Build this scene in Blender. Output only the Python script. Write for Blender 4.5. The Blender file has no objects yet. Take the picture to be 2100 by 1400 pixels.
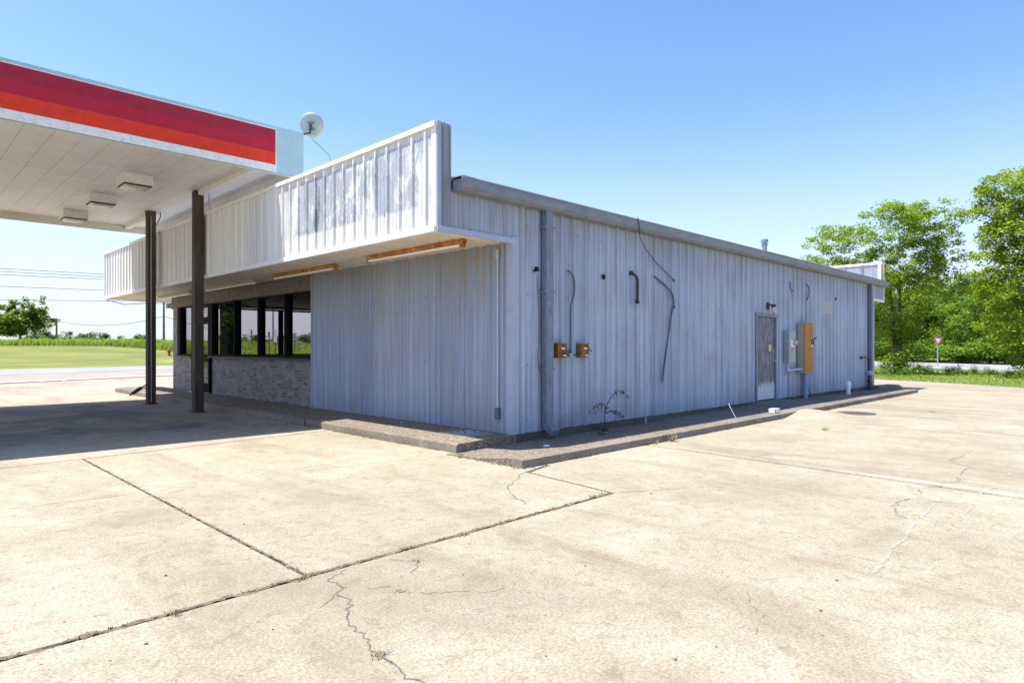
import bpy, math, random
from mathutils import Vector, Matrix, noise as mnoise
random.seed(7)
R = math.radians
C = bpy.context.scene.collection
scene = bpy.context.scene

# ------------------------------------------------------------------ camera
YAW = R(44.957)
CAM = Vector((-6.833, -6.775, 1.45))
FOC = 1317.05
fwd = Vector((math.cos(YAW), math.sin(YAW), 0))
rgt = Vector((math.sin(YAW), -math.cos(YAW), 0))
cd = bpy.data.cameras.new("camera")
cam = bpy.data.objects.new("camera", cd); C.objects.link(cam)
cam.location = CAM
cam.rotation_euler = (R(90), 0, YAW - R(90))
cd.sensor_width = 36; cd.lens = FOC / 2100 * 36; cd.shift_y = 12.3 / 2100
cd.clip_start = .05; cd.clip_end = 3000
scene.camera = cam
scene.render.resolution_x = 1024; scene.render.resolution_y = 682

# ------------------------------------------------------------------ light
SUNV = Vector((-.31, .235, 1)).normalized()          # towards the sun
elev = math.asin(SUNV.z)
w = bpy.data.worlds.new("World"); scene.world = w; w.use_nodes = True
nt = w.node_tree; nt.nodes.clear()
sky = nt.nodes.new('ShaderNodeTexSky'); sky.sky_type = 'NISHITA'; sky.sun_disc = False
sky.sun_elevation = elev; sky.sun_rotation = math.atan2(SUNV.x, SUNV.y)
sky.altitude = 50; sky.air_density = 1.0; sky.dust_density = .55; sky.ozone_density = 3.5
bg = nt.nodes.new('ShaderNodeBackground'); bg.inputs[1].default_value = .15
wo = nt.nodes.new('ShaderNodeOutputWorld')
tint = nt.nodes.new('ShaderNodeMix'); tint.data_type = 'RGBA'; tint.blend_type = 'MULTIPLY'; tint.inputs[0].default_value = 1
tint.inputs[7].default_value = (.10, .10, .10, 1)
nt.links.new(sky.outputs[0], tint.inputs[6]); gam = nt.nodes.new('ShaderNodeGamma'); gam.inputs[1].default_value = 1.18
sc2 = nt.nodes.new('ShaderNodeMix'); sc2.data_type = 'RGBA'; sc2.blend_type = 'MULTIPLY'; sc2.inputs[0].default_value = 1; sc2.inputs[7].default_value = (10.4, 10.0, 10.2, 1)
nt.links.new(tint.outputs[2], gam.inputs[0]); nt.links.new(gam.outputs[0], sc2.inputs[6]); tcw = nt.nodes.new('ShaderNodeTexCoord'); sxyz = nt.nodes.new('ShaderNodeSeparateXYZ'); nt.links.new(tcw.outputs['Generated'], sxyz.inputs[0])
hz = nt.nodes.new('ShaderNodeMapRange'); hz.interpolation_type = 'SMOOTHSTEP'      # pale haze low in the sky
hz.inputs[1].default_value = -.02; hz.inputs[2].default_value = .34; hz.inputs[3].default_value = .9; hz.inputs[4].default_value = 0
nt.links.new(sxyz.outputs[2], hz.inputs[0])
hm = nt.nodes.new('ShaderNodeMix'); hm.data_type = 'RGBA'; hm.inputs[7].default_value = (2.78, 3.02, 3.28, 1)
nt.links.new(hz.outputs[0], hm.inputs[0]); nt.links.new(sc2.outputs[2], hm.inputs[6]); nt.links.new(hm.outputs[2], bg.inputs[0]); nt.links.new(bg.outputs[0], wo.inputs[0])
sd = bpy.data.lights.new("sun", 'SUN'); sd.energy = 4.4; sd.angle = R(.53); sd.color = (1, .95, .86)
so = bpy.data.objects.new("sun", sd); C.objects.link(so)
so.rotation_euler = SUNV.to_track_quat('Z', 'Y').to_euler(); so.location = (0, 0, 30)
scene.view_settings.view_transform = 'Standard'; scene.view_settings.look = 'None'
scene.view_settings.exposure = 1.03; scene.view_settings.gamma = 1

# ------------------------------------------------------------------ helpers
class MB:
    def __init__(s): s.v = []; s.f = []; s.m = []; s.mi = 0
    def add(s, vs, fs):
        o = len(s.v); s.v += [tuple(v) for v in vs]
        for f in fs: s.f.append(tuple(i + o for i in f)); s.m.append(s.mi)
        return s
    def box(s, x0, x1, y0, y1, z0, z1):
        if x0 > x1: x0, x1 = x1, x0
        if y0 > y1: y0, y1 = y1, y0
        v = [(x, y, z) for z in (z0, z1) for y in (y0, y1) for x in (x0, x1)]
        return s.add(v, [(0,2,3,1),(4,5,7,6),(0,1,5,4),(2,6,7,3),(0,4,6,2),(1,3,7,5)])
    def obox(s, c, ax, ay, az):
        c, ax, ay, az = map(Vector, (c, ax, ay, az))
        v = [c + ax*i + ay*j + az*k for k in (-1,1) for j in (-1,1) for i in (-1,1)]
        return s.add(v, [(0,2,3,1),(4,5,7,6),(0,1,5,4),(2,6,7,3),(0,4,6,2),(1,3,7,5)])
    def tube(s, pts, r, n=8, cap=True):
        pts = [Vector(p) for p in pts]; k = len(pts)
        rs = r if isinstance(r, (list, tuple)) else [r]*k
        vs = []; fs = []; up = None
        for i, p in enumerate(pts):
            t = (pts[min(i+1,k-1)] - pts[max(i-1,0)]).normalized()
            if up is None: up = t.orthogonal().normalized()
            up = (up - t*up.dot(t))
            up = up.normalized() if up.length > 1e-6 else t.orthogonal().normalized()
            b = t.cross(up)
            for j in range(n):
                a = 2*math.pi*j/n; vs.append(p + (up*math.cos(a) + b*math.sin(a))*rs[i])
        for i in range(k-1):
            for j in range(n):
                a = i*n+j; c = i*n+(j+1)%n; fs.append((a, c, c+n, a+n))
        if cap: fs.append(tuple(range(n-1,-1,-1))); fs.append(tuple(range((k-1)*n, k*n)))
        return s.add(vs, fs)
    def lathe(s, o, prof, n=20, ax=(0,0,1)):
        ax = Vector(ax).normalized(); u = ax.orthogonal().normalized(); b = ax.cross(u); o = Vector(o)
        vs = []; fs = []
        for r, h in prof:
            for j in range(n):
                a = 2*math.pi*j/n; vs.append(o + ax*h + (u*math.cos(a)+b*math.sin(a))*max(r,1e-4))
        for i in range(len(prof)-1):
            for j in range(n):
                a = i*n+j; c = i*n+(j+1)%n; fs.append((a, c, c+n, a+n))
        return s.add(vs, fs)
    def prism(s, poly, z0, z1):
        n = len(poly)
        v = [(x, y, z0) for x, y in poly] + [(x, y, z1) for x, y in poly]
        f = [tuple(range(n-1,-1,-1)), tuple(range(n, 2*n))] + [(i,(i+1)%n,(i+1)%n+n,i+n) for i in range(n)]
        return s.add(v, f)
    def extr(s, prof, p0, p1, axis):      # prof [(a,b)] closed, extruded along axis from p0 to p1
        n = len(prof)
        def mk(a, b, t): return {'x': (t, a, b), 'y': (a, t, b), 'z': (a, b, t)}[axis]
        v = [mk(a, b, p0) for a, b in prof] + [mk(a, b, p1) for a, b in prof]
        f = [tuple(range(n-1,-1,-1)), tuple(range(n, 2*n))] + [(i,(i+1)%n,(i+1)%n+n,i+n) for i in range(n)]
        return s.add(v, f)
    def build(s, name, mats, parent=None, smooth=False, bevel=0):
        me = bpy.data.meshes.new(name); me.from_pydata(s.v, [], s.f); me.update()
        if not isinstance(mats, (list, tuple)): mats = [mats]
        for m in mats: me.materials.append(m)
        if len(mats) > 1: me.polygons.foreach_set('material_index', s.m)
        import bmesh
        if len(s.f) < 20000 and not getattr(s, 'open', False):
            bm = bmesh.new(); bm.from_mesh(me); bmesh.ops.recalc_face_normals(bm, faces=bm.faces); bm.to_mesh(me); bm.free()
        if smooth:
            me.polygons.foreach_set('use_smooth', [True]*len(me.polygons))
            try: me.set_sharp_from_angle(angle=R(40))
            except Exception: pass
        o = bpy.data.objects.new(name, me); C.objects.link(o)
        if parent is not None: o.parent = parent
        if bevel:
            b = o.modifiers.new('bevel', 'BEVEL'); b.width = bevel; b.segments = 2; b.limit_method = 'ANGLE'
        return o

def pieces(name, boxes, mat, parent, bevel=0):
    for b in boxes: MB().box(*b).build(name, mat, parent, bevel=bevel)
def tag(o, label=None, cat=None, group=None, kind=None):
    if label: o['label'] = label
    if cat: o['category'] = cat
    if group: o['group'] = group
    if kind: o['kind'] = kind
    return o
def empty(name, loc=(0,0,0), label=None, cat=None, group=None):
    o = bpy.data.objects.new(name, None); C.objects.link(o); o.location = loc; o.empty_display_size = .2
    return tag(o, label, cat, group)
def shift(mb, loc):
    mb.v = [(x-loc[0], y-loc[1], z-loc[2]) for x, y, z in mb.v]; return mb
def ray(px, py, d):                       # point at depth d metres in front of the camera
    return CAM + fwd*d + rgt*((px-1050)/FOC*d) + Vector((0,0,1))*(-(py-712.3)/FOC*d)

# ------------------------------------------------------------------ materials
class G:
    def __init__(s, name):
        s.m = bpy.data.materials.new(name); s.m.use_nodes = True; s.t = s.m.node_tree; s.n = s.t.nodes; s.l = s.t.links
        s.b = s.n['Principled BSDF']; s.tc = s.n.new('ShaderNodeTexCoord')
    def pos(s, scale=(1,1,1), rot=(0,0,0), obj=True):
        g = s.n.new('ShaderNodeNewGeometry') if not obj else None
        m = s.n.new('ShaderNodeMapping'); m.inputs['Scale'].default_value = scale; m.inputs['Rotation'].default_value = rot
        s.l.new(s.tc.outputs['Object'] if obj else g.outputs['Position'], m.inputs[0]); return m.outputs[0]
    def noise(s, vec, scale, detail=4, rough=.55, dist=0):
        n = s.n.new('ShaderNodeTexNoise'); n.inputs['Scale'].default_value = scale; n.inputs['Detail'].default_value = detail
        n.inputs['Roughness'].default_value = rough; n.inputs['Distortion'].default_value = dist
        s.l.new(vec, n.inputs['Vector']); return n.outputs[0]
    def vor(s, vec, scale, feat='F1', out='Distance'):
        n = s.n.new('ShaderNodeTexVoronoi'); n.feature = feat; n.inputs['Scale'].default_value = scale
        s.l.new(vec, n.inputs['Vector']); return n.outputs[out]
    def ramp(s, fac, stops, interp='LINEAR'):
        r = s.n.new('ShaderNodeValToRGB'); r.color_ramp.interpolation = interp; e = r.color_ramp.elements
        while len(e) < len(stops): e.new(.5)
        for i, (p, c) in enumerate(stops):
            e[i].position = p; e[i].color = (c, c, c, 1) if not isinstance(c, (tuple, list)) else (*c[:3], 1)
        s.l.new(fac, r.inputs[0]); return r.outputs[0]
    def mix(s, fac, a, b, mode='MIX'):
        m = s.n.new('ShaderNodeMix'); m.data_type = 'RGBA'; m.blend_type = mode; m.clamp_factor = True
        for sock, val in ((m.inputs[0], fac), (m.inputs[6], a), (m.inputs[7], b)):
            if isinstance(val, (int, float)): sock.default_value = val if sock.type == 'VALUE' else (val, val, val, 1)
            elif isinstance(val, (tuple, list)): sock.default_value = (*val[:3], 1)
            else: s.l.new(val, sock)
        return m.outputs[2]
    def math(s, op, a, b=0, c=0):
        m = s.n.new('ShaderNodeMath'); m.operation = op; m.use_clamp = False
        for i, val in enumerate((a, b, c)):
            if isinstance(val, (int, float)): m.inputs[i].default_value = val
            else: s.l.new(val, m.inputs[i])
        return m.outputs[0]
    def sep(s, v):
        n = s.n.new('ShaderNodeSeparateXYZ'); s.l.new(v, n.inputs[0]); return n.outputs
    def comb(s, x, y, z=0):
        n = s.n.new('ShaderNodeCombineXYZ')
        for i, val in enumerate((x, y, z)):
            if isinstance(val, (int, float)): n.inputs[i].default_value = val
            else: s.l.new(val, n.inputs[i])
        return n.outputs[0]
    def col(s, c):
        if isinstance(c, (tuple, list)): s.b.inputs['Base Color'].default_value = (*c[:3], 1)
        else: s.l.new(c, s.b.inputs['Base Color'])
        return s
    def rough(s, r):
        if isinstance(r, (int, float)): s.b.inputs['Roughness'].default_value = r
        else: s.l.new(r, s.b.inputs['Roughness'])
        return s
    def bump(s, h, strength=.3, dist=.01):
        n = s.n.new('ShaderNodeBump'); n.inputs['Strength'].default_value = strength; n.inputs['Distance'].default_value = dist
        s.l.new(h, n.inputs['Height']); s.l.new(n.outputs[0], s.b.inputs['Normal']); return s
    def metal(s, v): s.b.inputs['Metallic'].default_value = v; return s
    def spec(s, v): s.b.inputs['Specular IOR Level'].default_value = v; return s

def simple(name, c, rough=.6, var=.12, scale=6, metal=0, dirt=None, dirt_amt=.35, stretch=(1,1,1)):
    g = G(name); p = g.pos(stretch)
    n = g.noise(p, scale, 5, .6)
    d = tuple(x*(1-var*1.6) for x in c); l = tuple(min(1, x*(1+var)) for x in c)
    col = g.mix(g.ramp(n, [(.3, 0), (.7, 1)]), d, l)
    if dirt:
        n2 = g.noise(p, scale*2.3, 6, .7, .6)
        col = g.mix(g.math('MULTIPLY', g.ramp(n2, [(.5, 0), (.68, 1)]), dirt_amt), col, dirt)
    g.col(col).rough(rough).metal(metal); g.bump(n, .15, .004)
    return g.m

def concrete(name, c_lo, c_hi, stain, speck=1.0, stain_amt=.5, aggregate=0, streak=(1, .25, 1), rot=.4, bay_shade=None):
    g = G(name); p = g.pos(obj=False)
    geo = g.n.new('ShaderNodeNewGeometry')
    big = g.noise(p, .35, 5, .6, .4)
    med = g.noise(p, 2.2, 6, .62, .3)
    mp = g.n.new('ShaderNodeMapping'); mp.inputs['Scale'].default_value = streak; mp.inputs['Rotation'].default_value = (0, 0, rot)
    g.l.new(p, mp.inputs[0])
    st = g.noise(mp.outputs[0], .9, 6, .68, 1.0)
    fine = g.noise(p, 55, 3, .7)
    sp = g.vor(p, 46); sp2 = g.noise(p, 160, 2, .6)
    col = g.mix(g.ramp(g.math('ADD', g.math('MULTIPLY', big, .55), g.math('MULTIPLY', med, .45)), [(.34, 0), (.62, 1)]), c_lo, c_hi)
    col = g.mix(g.math('MULTIPLY', g.ramp(st, [(.5, 0), (.72, 1)]), stain_amt), col, stain)
    st2 = g.noise(p, .8, 5, .7, .8)
    col = g.mix(g.math('MULTIPLY', g.ramp(st2, [(.56, 0), (.75, 1)]), stain_amt*.55), col, tuple(x*.62 for x in stain))
    col = g.mix(g.math('MULTIPLY', g.ramp(fine, [(.4, 1), (.62, 0)]), .32*speck), col, tuple(x*.52 for x in c_lo))
    col = g.mix(g.math('MULTIPLY', g.ramp(sp, [(.12, 1), (.3, 0)]), .30*speck), col, tuple(x*.45 for x in c_lo))
    col = g.mix(g.math('MULTIPLY', g.ramp(sp2, [(.35, 1), (.5, 0)]), .28*speck), col, tuple(x*.6 for x in stain))
    rare = g.vor(p, 5.5)
    col = g.mix(g.math('MULTIPLY', g.ramp(rare, [(.035, 1), (.06, 0)]), .5*speck), col, (.10, .09, .08))
    grit = g.noise(p, 9, 5, .75, .5)
    col = g.mix(g.math('MULTIPLY', g.ramp(grit, [(.5, 0), (.7, 1)]), .30*speck), col, tuple(x*.72 for x in stain))
    if bay_shade:      # canopy shade put into the colour, bluish and ragged, mixed with oily grime
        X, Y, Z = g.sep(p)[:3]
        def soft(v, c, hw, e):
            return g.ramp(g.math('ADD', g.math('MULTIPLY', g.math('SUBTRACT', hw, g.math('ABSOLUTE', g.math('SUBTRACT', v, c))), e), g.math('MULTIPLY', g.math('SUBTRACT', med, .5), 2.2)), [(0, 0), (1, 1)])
        m = g.math('MULTIPLY', soft(X, bay_shade[0], bay_shade[1], .6), soft(Y, bay_shade[2], bay_shade[3], .6))
        oil_shade = g.noise(p, .7, 5, .6, 1.2)
        m = g.math('MULTIPLY', m, g.ramp(oil_shade, [(.36, .45), (.6, 1)]))
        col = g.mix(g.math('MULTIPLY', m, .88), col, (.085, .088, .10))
    if aggregate:
        a = g.vor(p, 42, out='Color'); av = g.sep(a)[0]
        acol = g.ramp(av, [(0, (.07,.055,.05)), (.35, (.19,.145,.10)), (.6, (.30,.245,.18)), (.8, (.11,.09,.09)), (1, (.46,.42,.35))])
        col = g.mix(aggregate, col, acol)
    rnd = g.ramp(geo.outputs['Random Per Island'], [(0, .93), (1, 1.05)])
    col = g.mix(1, col, rnd, 'MULTIPLY')
    g.col(col).rough(.9).spec(.25)
    g.bump(g.math('ADD', g.math('MULTIPLY', fine, .6), g.math('MULTIPLY', sp, .8)), .55, .006)
    return g.m

def siding(name, base, alt, dirt, dirt_amt=.5, axis='x', peel=None, grime=2.5, gr_amt=.7):
    """painted ribbed sheet: faded paint with vertical runs and grime"""
    g = G(name); p = g.pos(obj=False)
    s1 = g.n.new('ShaderNodeMapping'); s1.inputs['Scale'].default_value = (9, 9, .16); g.l.new(p, s1.inputs[0])
    s2 = g.n.new('ShaderNodeMapping'); s2.inputs['Scale'].default_value = (34, 34, .5); g.l.new(p, s2.inputs[0])
    a = g.noise(s1.outputs[0], 1, 5, .6, .3); b = g.noise(s2.outputs[0], 1, 5, .65, .2); c = g.noise(p, 1.1, 5, .6)
    z_ = lambda: g.sep(p)[2]
    col = g.mix(g.ramp(a, [(.32, 0), (.68, 1)]), base, alt)
    col = g.mix(g.math('MULTIPLY', g.ramp(b, [(.42, 0), (.64, 1)]), .46), col, tuple(x*.58 for x in base))
    wn = g.n.new('ShaderNodeTexWhiteNoise'); wn.noise_dimensions = '1D'; xyz = g.sep(p)
    g.l.new(g.math('FLOOR', g.math('MULTIPLY', g.math('ADD', xyz[0], xyz[1]), 1/.915)), wn.inputs['W'])
    col = g.mix(1, col, g.ramp(wn.outputs[0], [(0, (.90, .91, .92)), (1, (1.06, 1.05, 1.04))]), 'MULTIPLY')
    splash = g.math('MULTIPLY', g.ramp(g.math('ADD', g.math('MULTIPLY', g.math('SUBTRACT', .42, z_()), 2.2), g.math('MULTIPLY', g.math('SUBTRACT', c, .5), 2.5)), [(0, 0), (.8, 1)]), .38)
    col = g.mix(splash, col, dirt)
    col = g.mix(g.math('MULTIPLY', g.ramp(g.math('MULTIPLY', g.ramp(b, [(.38, 0), (.62, 1)]), g.ramp(c, [(.42, 0), (.6, 1)])), [(.1, 0), (.9, 1)]), dirt_amt), col, dirt)
    z = g.sep(p)[2]
    # rain grime run down from the eave: streaks of uneven length
    ln = g.math('ADD', g.math('MULTIPLY', g.math('SUBTRACT', z, grime), .75), g.math('MULTIPLY', g.math('SUBTRACT', a, .5), 3.4))
    gr = g.math('MULTIPLY', g.ramp(ln, [(0, 0), (.9, 1)]), g.ramp(b, [(.25, .25), (.65, 1)]))
    col = g.mix(g.math('MULTIPLY', gr, gr_amt), col, dirt)
    # fastener rows: little rust specks
    g.col(col).rough(.5).spec(.3)
    g.bump(b, .12, .003)
    if peel:
        y = g.sep(p)[1]
        ps = g.n.new('ShaderNodeMapping'); ps.inputs['Scale'].default_value = (1, 3.0, 1.2); g.l.new(p, ps.inputs[0])
        pf = g.n.new('ShaderNodeMapping'); pf.inputs['Scale'].default_value = (1, 38, 11); g.l.new(p, pf.inputs[0])
        n1 = g.noise(ps.outputs[0], 1.1, 3, .55, .4); n2 = g.noise(pf.outputs[0], 1, 4, .7, .3); n3 = g.noise(p, 1.4, 3, .5)
        v = g.math('ADD', g.math('MULTIPLY', n1, .58), g.math('MULTIPLY', n2, .42))
        v = g.math('ADD', v, g.math('MULTIPLY', g.math('SUBTRACT', n3, .5), .25))
        edge = g.math('MULTIPLY', g.math('SUBTRACT', n2, .5), .22)
        band = g.math('MULTIPLY', g.ramp(g.math('ADD', g.math('SUBTRACT', 4.33, z), edge), [(0, 0), (.03, 1)]),
                      g.ramp(g.math('ADD', g.math('SUBTRACT', z, 3.38), edge), [(0, 0), (.03, 1)]))
        band = g.math('MULTIPLY', band, g.ramp(g.math('MULTIPLY', g.math('SUBTRACT', 4.75, y), .3), [(0, 0), (.35, 1)]))
        mask = g.math('MULTIPLY', g.ramp(v, [(.462, 0), (.485, 1)]), band)
        col = g.mix(g.math('MULTIPLY', mask, .9), col, g.mix(g.ramp(n2, [(.35, 0), (.65, 1)]), (.27, .31, .37), (.46, .50, .56)))
        dk = g.math('MULTIPLY', g.ramp(v, [(.61, 0), (.625, 1)]), band)
        col = g.mix(g.math('MULTIPLY', dk, .8), col, (.12, .13, .15))
        g.col(col)
    return g.m

def leafmat(name, c1, c2, c3, yellow=None):
    g = G(name); geo = g.n.new('ShaderNodeNewGeometry')
    r = geo.outputs['Random Per Island']
    n = g.noise(g.pos(obj=False), .7, 3, .6)
    v = g.math('ADD', g.math('MULTIPLY', r, .6), g.math('MULTIPLY', n, .55))
    st = [(.15, c1), (.5, c2), (.85, c3)]
    col = g.ramp(v, st)
    g.col(col).rough(.55).spec(.25)
    tr = g.n.new('ShaderNodeBsdfTranslucent'); mx = g.n.new('ShaderNodeMixShader'); mx.inputs[0].default_value = .38
    cc = g.mix(1, col, (1.35, 1.45, .5), 'MULTIPLY'); g.l.new(cc, tr.inputs[0])
    out = g.n['Material Output']; g.l.new(g.b.outputs[0], mx.inputs[1]); g.l.new(tr.outputs[0], mx.inputs[2]); g.l.new(mx.outputs[0], out.inputs[0])
    return g.m

def glassmat(name, tint):
    g = G(name); g.n.remove(g.b)
    t = g.n.new('ShaderNodeBsdfTransparent'); t.inputs[0].default_value = (*tint, 1)
    gl = g.n.new('ShaderNodeBsdfGlossy'); gl.inputs['Roughness'].default_value = .01
    f = g.n.new('ShaderNodeFresnel'); f.inputs[0].default_value = 1.5
    mx = g.n.new('ShaderNodeMixShader'); g.l.new(f.outputs[0], mx.inputs[0]); g.l.new(t.outputs[0], mx.inputs[1]); g.l.new(gl.outputs[0], mx.inputs[2])
    g.l.new(mx.outputs[0], g.n['Material Output'].inputs[0]); return g.m

def brickmat():
    g = G('brick'); p = g.pos(obj=False); x, y, z = g.sep(p)[:3]
    n = g.n.new('ShaderNodeTexBrick'); n.offset = .5
    g.l.new(g.comb(g.math('ADD', y, x), z), n.inputs['Vector'])
    n.inputs['Scale'].default_value = 1; n.inputs['Brick Width'].default_value = .203; n.inputs['Row Height'].default_value = .0675
    n.inputs['Mortar Size'].default_value = .006; n.inputs['Mortar Smooth'].default_value = .2; n.inputs['Bias'].default_value = -.1
    n.inputs['Color1'].default_value = (0, 0, 0, 1); n.inputs['Color2'].default_value = (1, 1, 1, 1); n.inputs['Mortar'].default_value = (.5, .5, .5, 1)
    tone = g.ramp(n.outputs['Color'], [(0, (.10, .08, .08)), (.3, (.18, .15, .145)), (.55, (.25, .215, .20)), (.8, (.145, .135, .145)), (1, (.40, .35, .31))])
    bl = g.noise(p, 22, 5, .7); wash = g.noise(p, 3, 4, .6)
    tone = g.mix(g.math('MULTIPLY', g.ramp(bl, [(.4, 0), (.7, 1)]), .45), tone, (.34, .32, .30))
    col = g.mix(n.outputs['Fac'], tone, (.28, .265, .25))
    col = g.mix(g.math('MULTIPLY', g.ramp(wash, [(.45, 0), (.65, 1)]), .4), col, (.36, .34, .33))
    g.col(col).rough(.9); g.bump(g.math('SUBTRACT', bl, g.math('MULTIPLY', n.outputs['Fac'], 1.5)), .5, .008)
    return g.m

def doormat():
    g = G('scuffed_door'); p = g.pos(obj=False)
    s1 = g.n.new('ShaderNodeMapping'); s1.inputs['Scale'].default_value = (14, 14, 2.6); g.l.new(p, s1.inputs[0])
    s2 = g.n.new('ShaderNodeMapping'); s2.inputs['Scale'].default_value = (40, 40, 5); g.l.new(p, s2.inputs[0])
    a = g.noise(s1.outputs[0], 1, 6, .7, .8); b = g.noise(s2.outputs[0], 1, 4, .7, .5)
    z = g.sep(p)[2]
    m = g.ramp(g.math('ADD', g.math('MULTIPLY', a, .6), g.math('MULTIPLY', b, .4)), [(.46, 0), (.68, 1)])
    col = g.mix(m, (.06, .075, .115), (.33, .37, .45))
    low = g.ramp(g.math('ADD', g.math('MULTIPLY', g.math('SUBTRACT', .62, z), 3.5), g.math('MULTIPLY', g.math('SUBTRACT', a, .5), 2)), [(0, 0), (.5, 1)])
    col = g.mix(low, col, (.52, .58, .66))
    g.col(col).rough(.5); return g.m

def rustmat(name, c1, c2, c3, sc=18):
    g = G(name); p = g.pos(obj=False); n = g.noise(p, sc, 6, .7, .4); n2 = g.noise(p, sc*.3, 3, .5)
    col = g.ramp(g.math('ADD', g.math('MULTIPLY', n, .6), g.math('MULTIPLY', n2, .4)), [(.35, c1), (.5, c2), (.65, c3)])
    g.col(col).rough(.85); g.bump(n, .5, .004); return g.m

def columnmat():
    g = G('rusty_column'); p = g.pos(obj=False)
    s1 = g.n.new('ShaderNodeMapping'); s1.inputs['Scale'].default_value = (8, 8, .9); g.l.new(p, s1.inputs[0])
    a = g.noise(s1.outputs[0], 1, 6, .7, .5); b = g.noise(p, 30, 4, .7); z = g.sep(p)[2]
    col = g.ramp(a, [(.3, (.025, .018, .016)), (.48, (.055, .04, .032)), (.6, (.085, .062, .048)), (.72, (.13, .05, .022))])
    col = g.mix(g.math('MULTIPLY', g.ramp(b, [(.6, 0), (.75, 1)]), .4), col, (.3, .26, .22))
    low = g.ramp(g.math('ADD', g.math('MULTIPLY', g.math('SUBTRACT', .35, z), 3), g.math('SUBTRACT', a, .5)), [(0, 0), (.4, 1)])
    col = g.mix(low, col, (.07, .03, .022))
    g.col(col).rough(.75); g.bump(b, .3, .004); return g.m

M = {}
M['pave'] = concrete('lot_concrete', (.355, .303, .220), (.545, .488, .380), (.23, .18, .122), 1.7, .66)
M['pave_bay'] = concrete('fuel_bay_concrete', (.345, .30, .228), (.52, .465, .375), (.20, .16, .118), 1.2, .62, bay_shade=(-6, 4.8, 8.8, 4.6))
M['pave_far'] = concrete('far_lot_concrete', (.32, .265, .195), (.43, .375, .295), (.22, .18, .13), .7, .65)
M['band'] = concrete('pale_patch_concrete', (.39, .36, .295), (.49, .455, .38), (.25, .215, .165), 1.5, .8)
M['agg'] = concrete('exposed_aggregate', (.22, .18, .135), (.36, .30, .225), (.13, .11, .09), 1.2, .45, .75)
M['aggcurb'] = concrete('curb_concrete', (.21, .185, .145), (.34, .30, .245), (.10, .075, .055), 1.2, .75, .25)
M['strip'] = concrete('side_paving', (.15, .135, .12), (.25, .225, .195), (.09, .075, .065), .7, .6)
M['found'] = concrete('foundation_concrete', (.085, .08, .07), (.16, .155, .135), (.04, .038, .03), .8, .8)
M['curbwhite'] = concrete('painted_kerb', (.60, .60, .59), (.72, .72, .71), (.42, .40, .36), .3, .4)
M['asphalt'] = concrete('road_asphalt', (.27, .275, .285), (.33, .335, .345), (.2, .2, .205), .3, .3)
M['shoulder'] = concrete('gravel_shoulder', (.36, .31, .26), (.48, .43, .38), (.26, .22, .18), 1, .5, .3)
M['dirt'] = simple('joint_dirt', (.085, .07, .055), .95, .4, 30)
M['crack'] = simple('crack_dark', (.155, .13, .105), .95, .4, 40)
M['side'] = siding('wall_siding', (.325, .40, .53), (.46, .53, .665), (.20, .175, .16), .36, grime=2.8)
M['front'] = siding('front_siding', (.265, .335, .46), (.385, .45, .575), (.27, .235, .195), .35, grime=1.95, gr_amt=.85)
M['fascia'] = siding('fascia_sheet', (.74, .735, .715), (.84, .835, .82), (.5, .43, .35), .12, peel=True, grime=4.9, gr_amt=.4)
M['rearfascia'] = siding('rear_fascia_sheet', (.58, .61, .68), (.70, .72, .76), (.36, .33, .32), .3)
M['trim'] = simple('white_trim', (.80, .80, .79), .45, .05, 5, dirt=(.5, .46, .40), dirt_amt=.3)
M['bluetrim'] = simple('grey_blue_trim', (.15, .19, .25), .5, .14, 8, dirt=(.42, .46, .54), dirt_amt=.45, stretch=(3, 3, .6))
M['paletrim'] = simple('pale_blue_trim', (.36, .42, .54), .5, .08, 6, dirt=(.4, .4, .42), dirt_amt=.3)
M['gutter'] = simple('gutter_paint', (.19, .215, .265), .5, .15, 5, dirt=(.36, .33, .30), dirt_amt=.5, stretch=(.5, 2, 2))
M['roof'] = simple('roof_sheet', (.74, .74, .73), .4, .06, 3)
M['soffit'] = simple('soffit_sheet', (.72, .64, .52), .55, .08, 3, dirt=(.35, .28, .2), dirt_amt=.3)
M['csoffit'] = simple('canopy_soffit_sheet', (.76, .72, .66), .5, .05, 1.6, dirt=(.5, .42, .34), dirt_amt=.3)
M['cpale'] = simple('canopy_pale_panel', (.37, .55, .61), .5, .06, 3, dirt=(.45, .5, .5), dirt_amt=.25)
M['cwhite'] = simple('canopy_white_trim', (.80, .80, .78), .4, .07, 6, dirt=(.45, .40, .34), dirt_amt=.5)
M['red1'] = simple('stripe_dark_crimson', (.36, .004, .030), .6, .12, 7, dirt=(.34, .03, .06), dirt_amt=.25)
M['red2'] = simple('stripe_crimson', (.46, .002, .026), .6, .10, 7, dirt=(.42, .015, .04), dirt_amt=.25)
M['red3'] = simple('stripe_orange_red', (.72, .030, .002), .6, .10, 7, dirt=(.66, .05, .01), dirt_amt=.2)
M['column'] = columnmat()
M['brick'] = brickmat()
M['black'] = simple('black_frame_metal', (.006, .006, .007), .65, .3, 8)
M['black'].node_tree.nodes['Principled BSDF'].inputs['Specular IOR Level'].default_value = .12
M['dark'] = simple('dark_metal', (.03, .032, .036), .5, .3, 10)
M['hole'] = simple('hole_black', (.004, .004, .004), 1, .1)
M['frieze'] = simple('frieze_board', (.16, .135, .11), .7, .2, 6)
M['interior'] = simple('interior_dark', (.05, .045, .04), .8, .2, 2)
M['rust'] = rustmat('rusty_steel', (.11, .03, .008), (.42, .17, .03), (.66, .40, .13))
M['rustbox'] = rustmat('rusty_box', (.09, .03, .012), (.21, .085, .026), (.30, .16, .05), 12)
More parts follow.
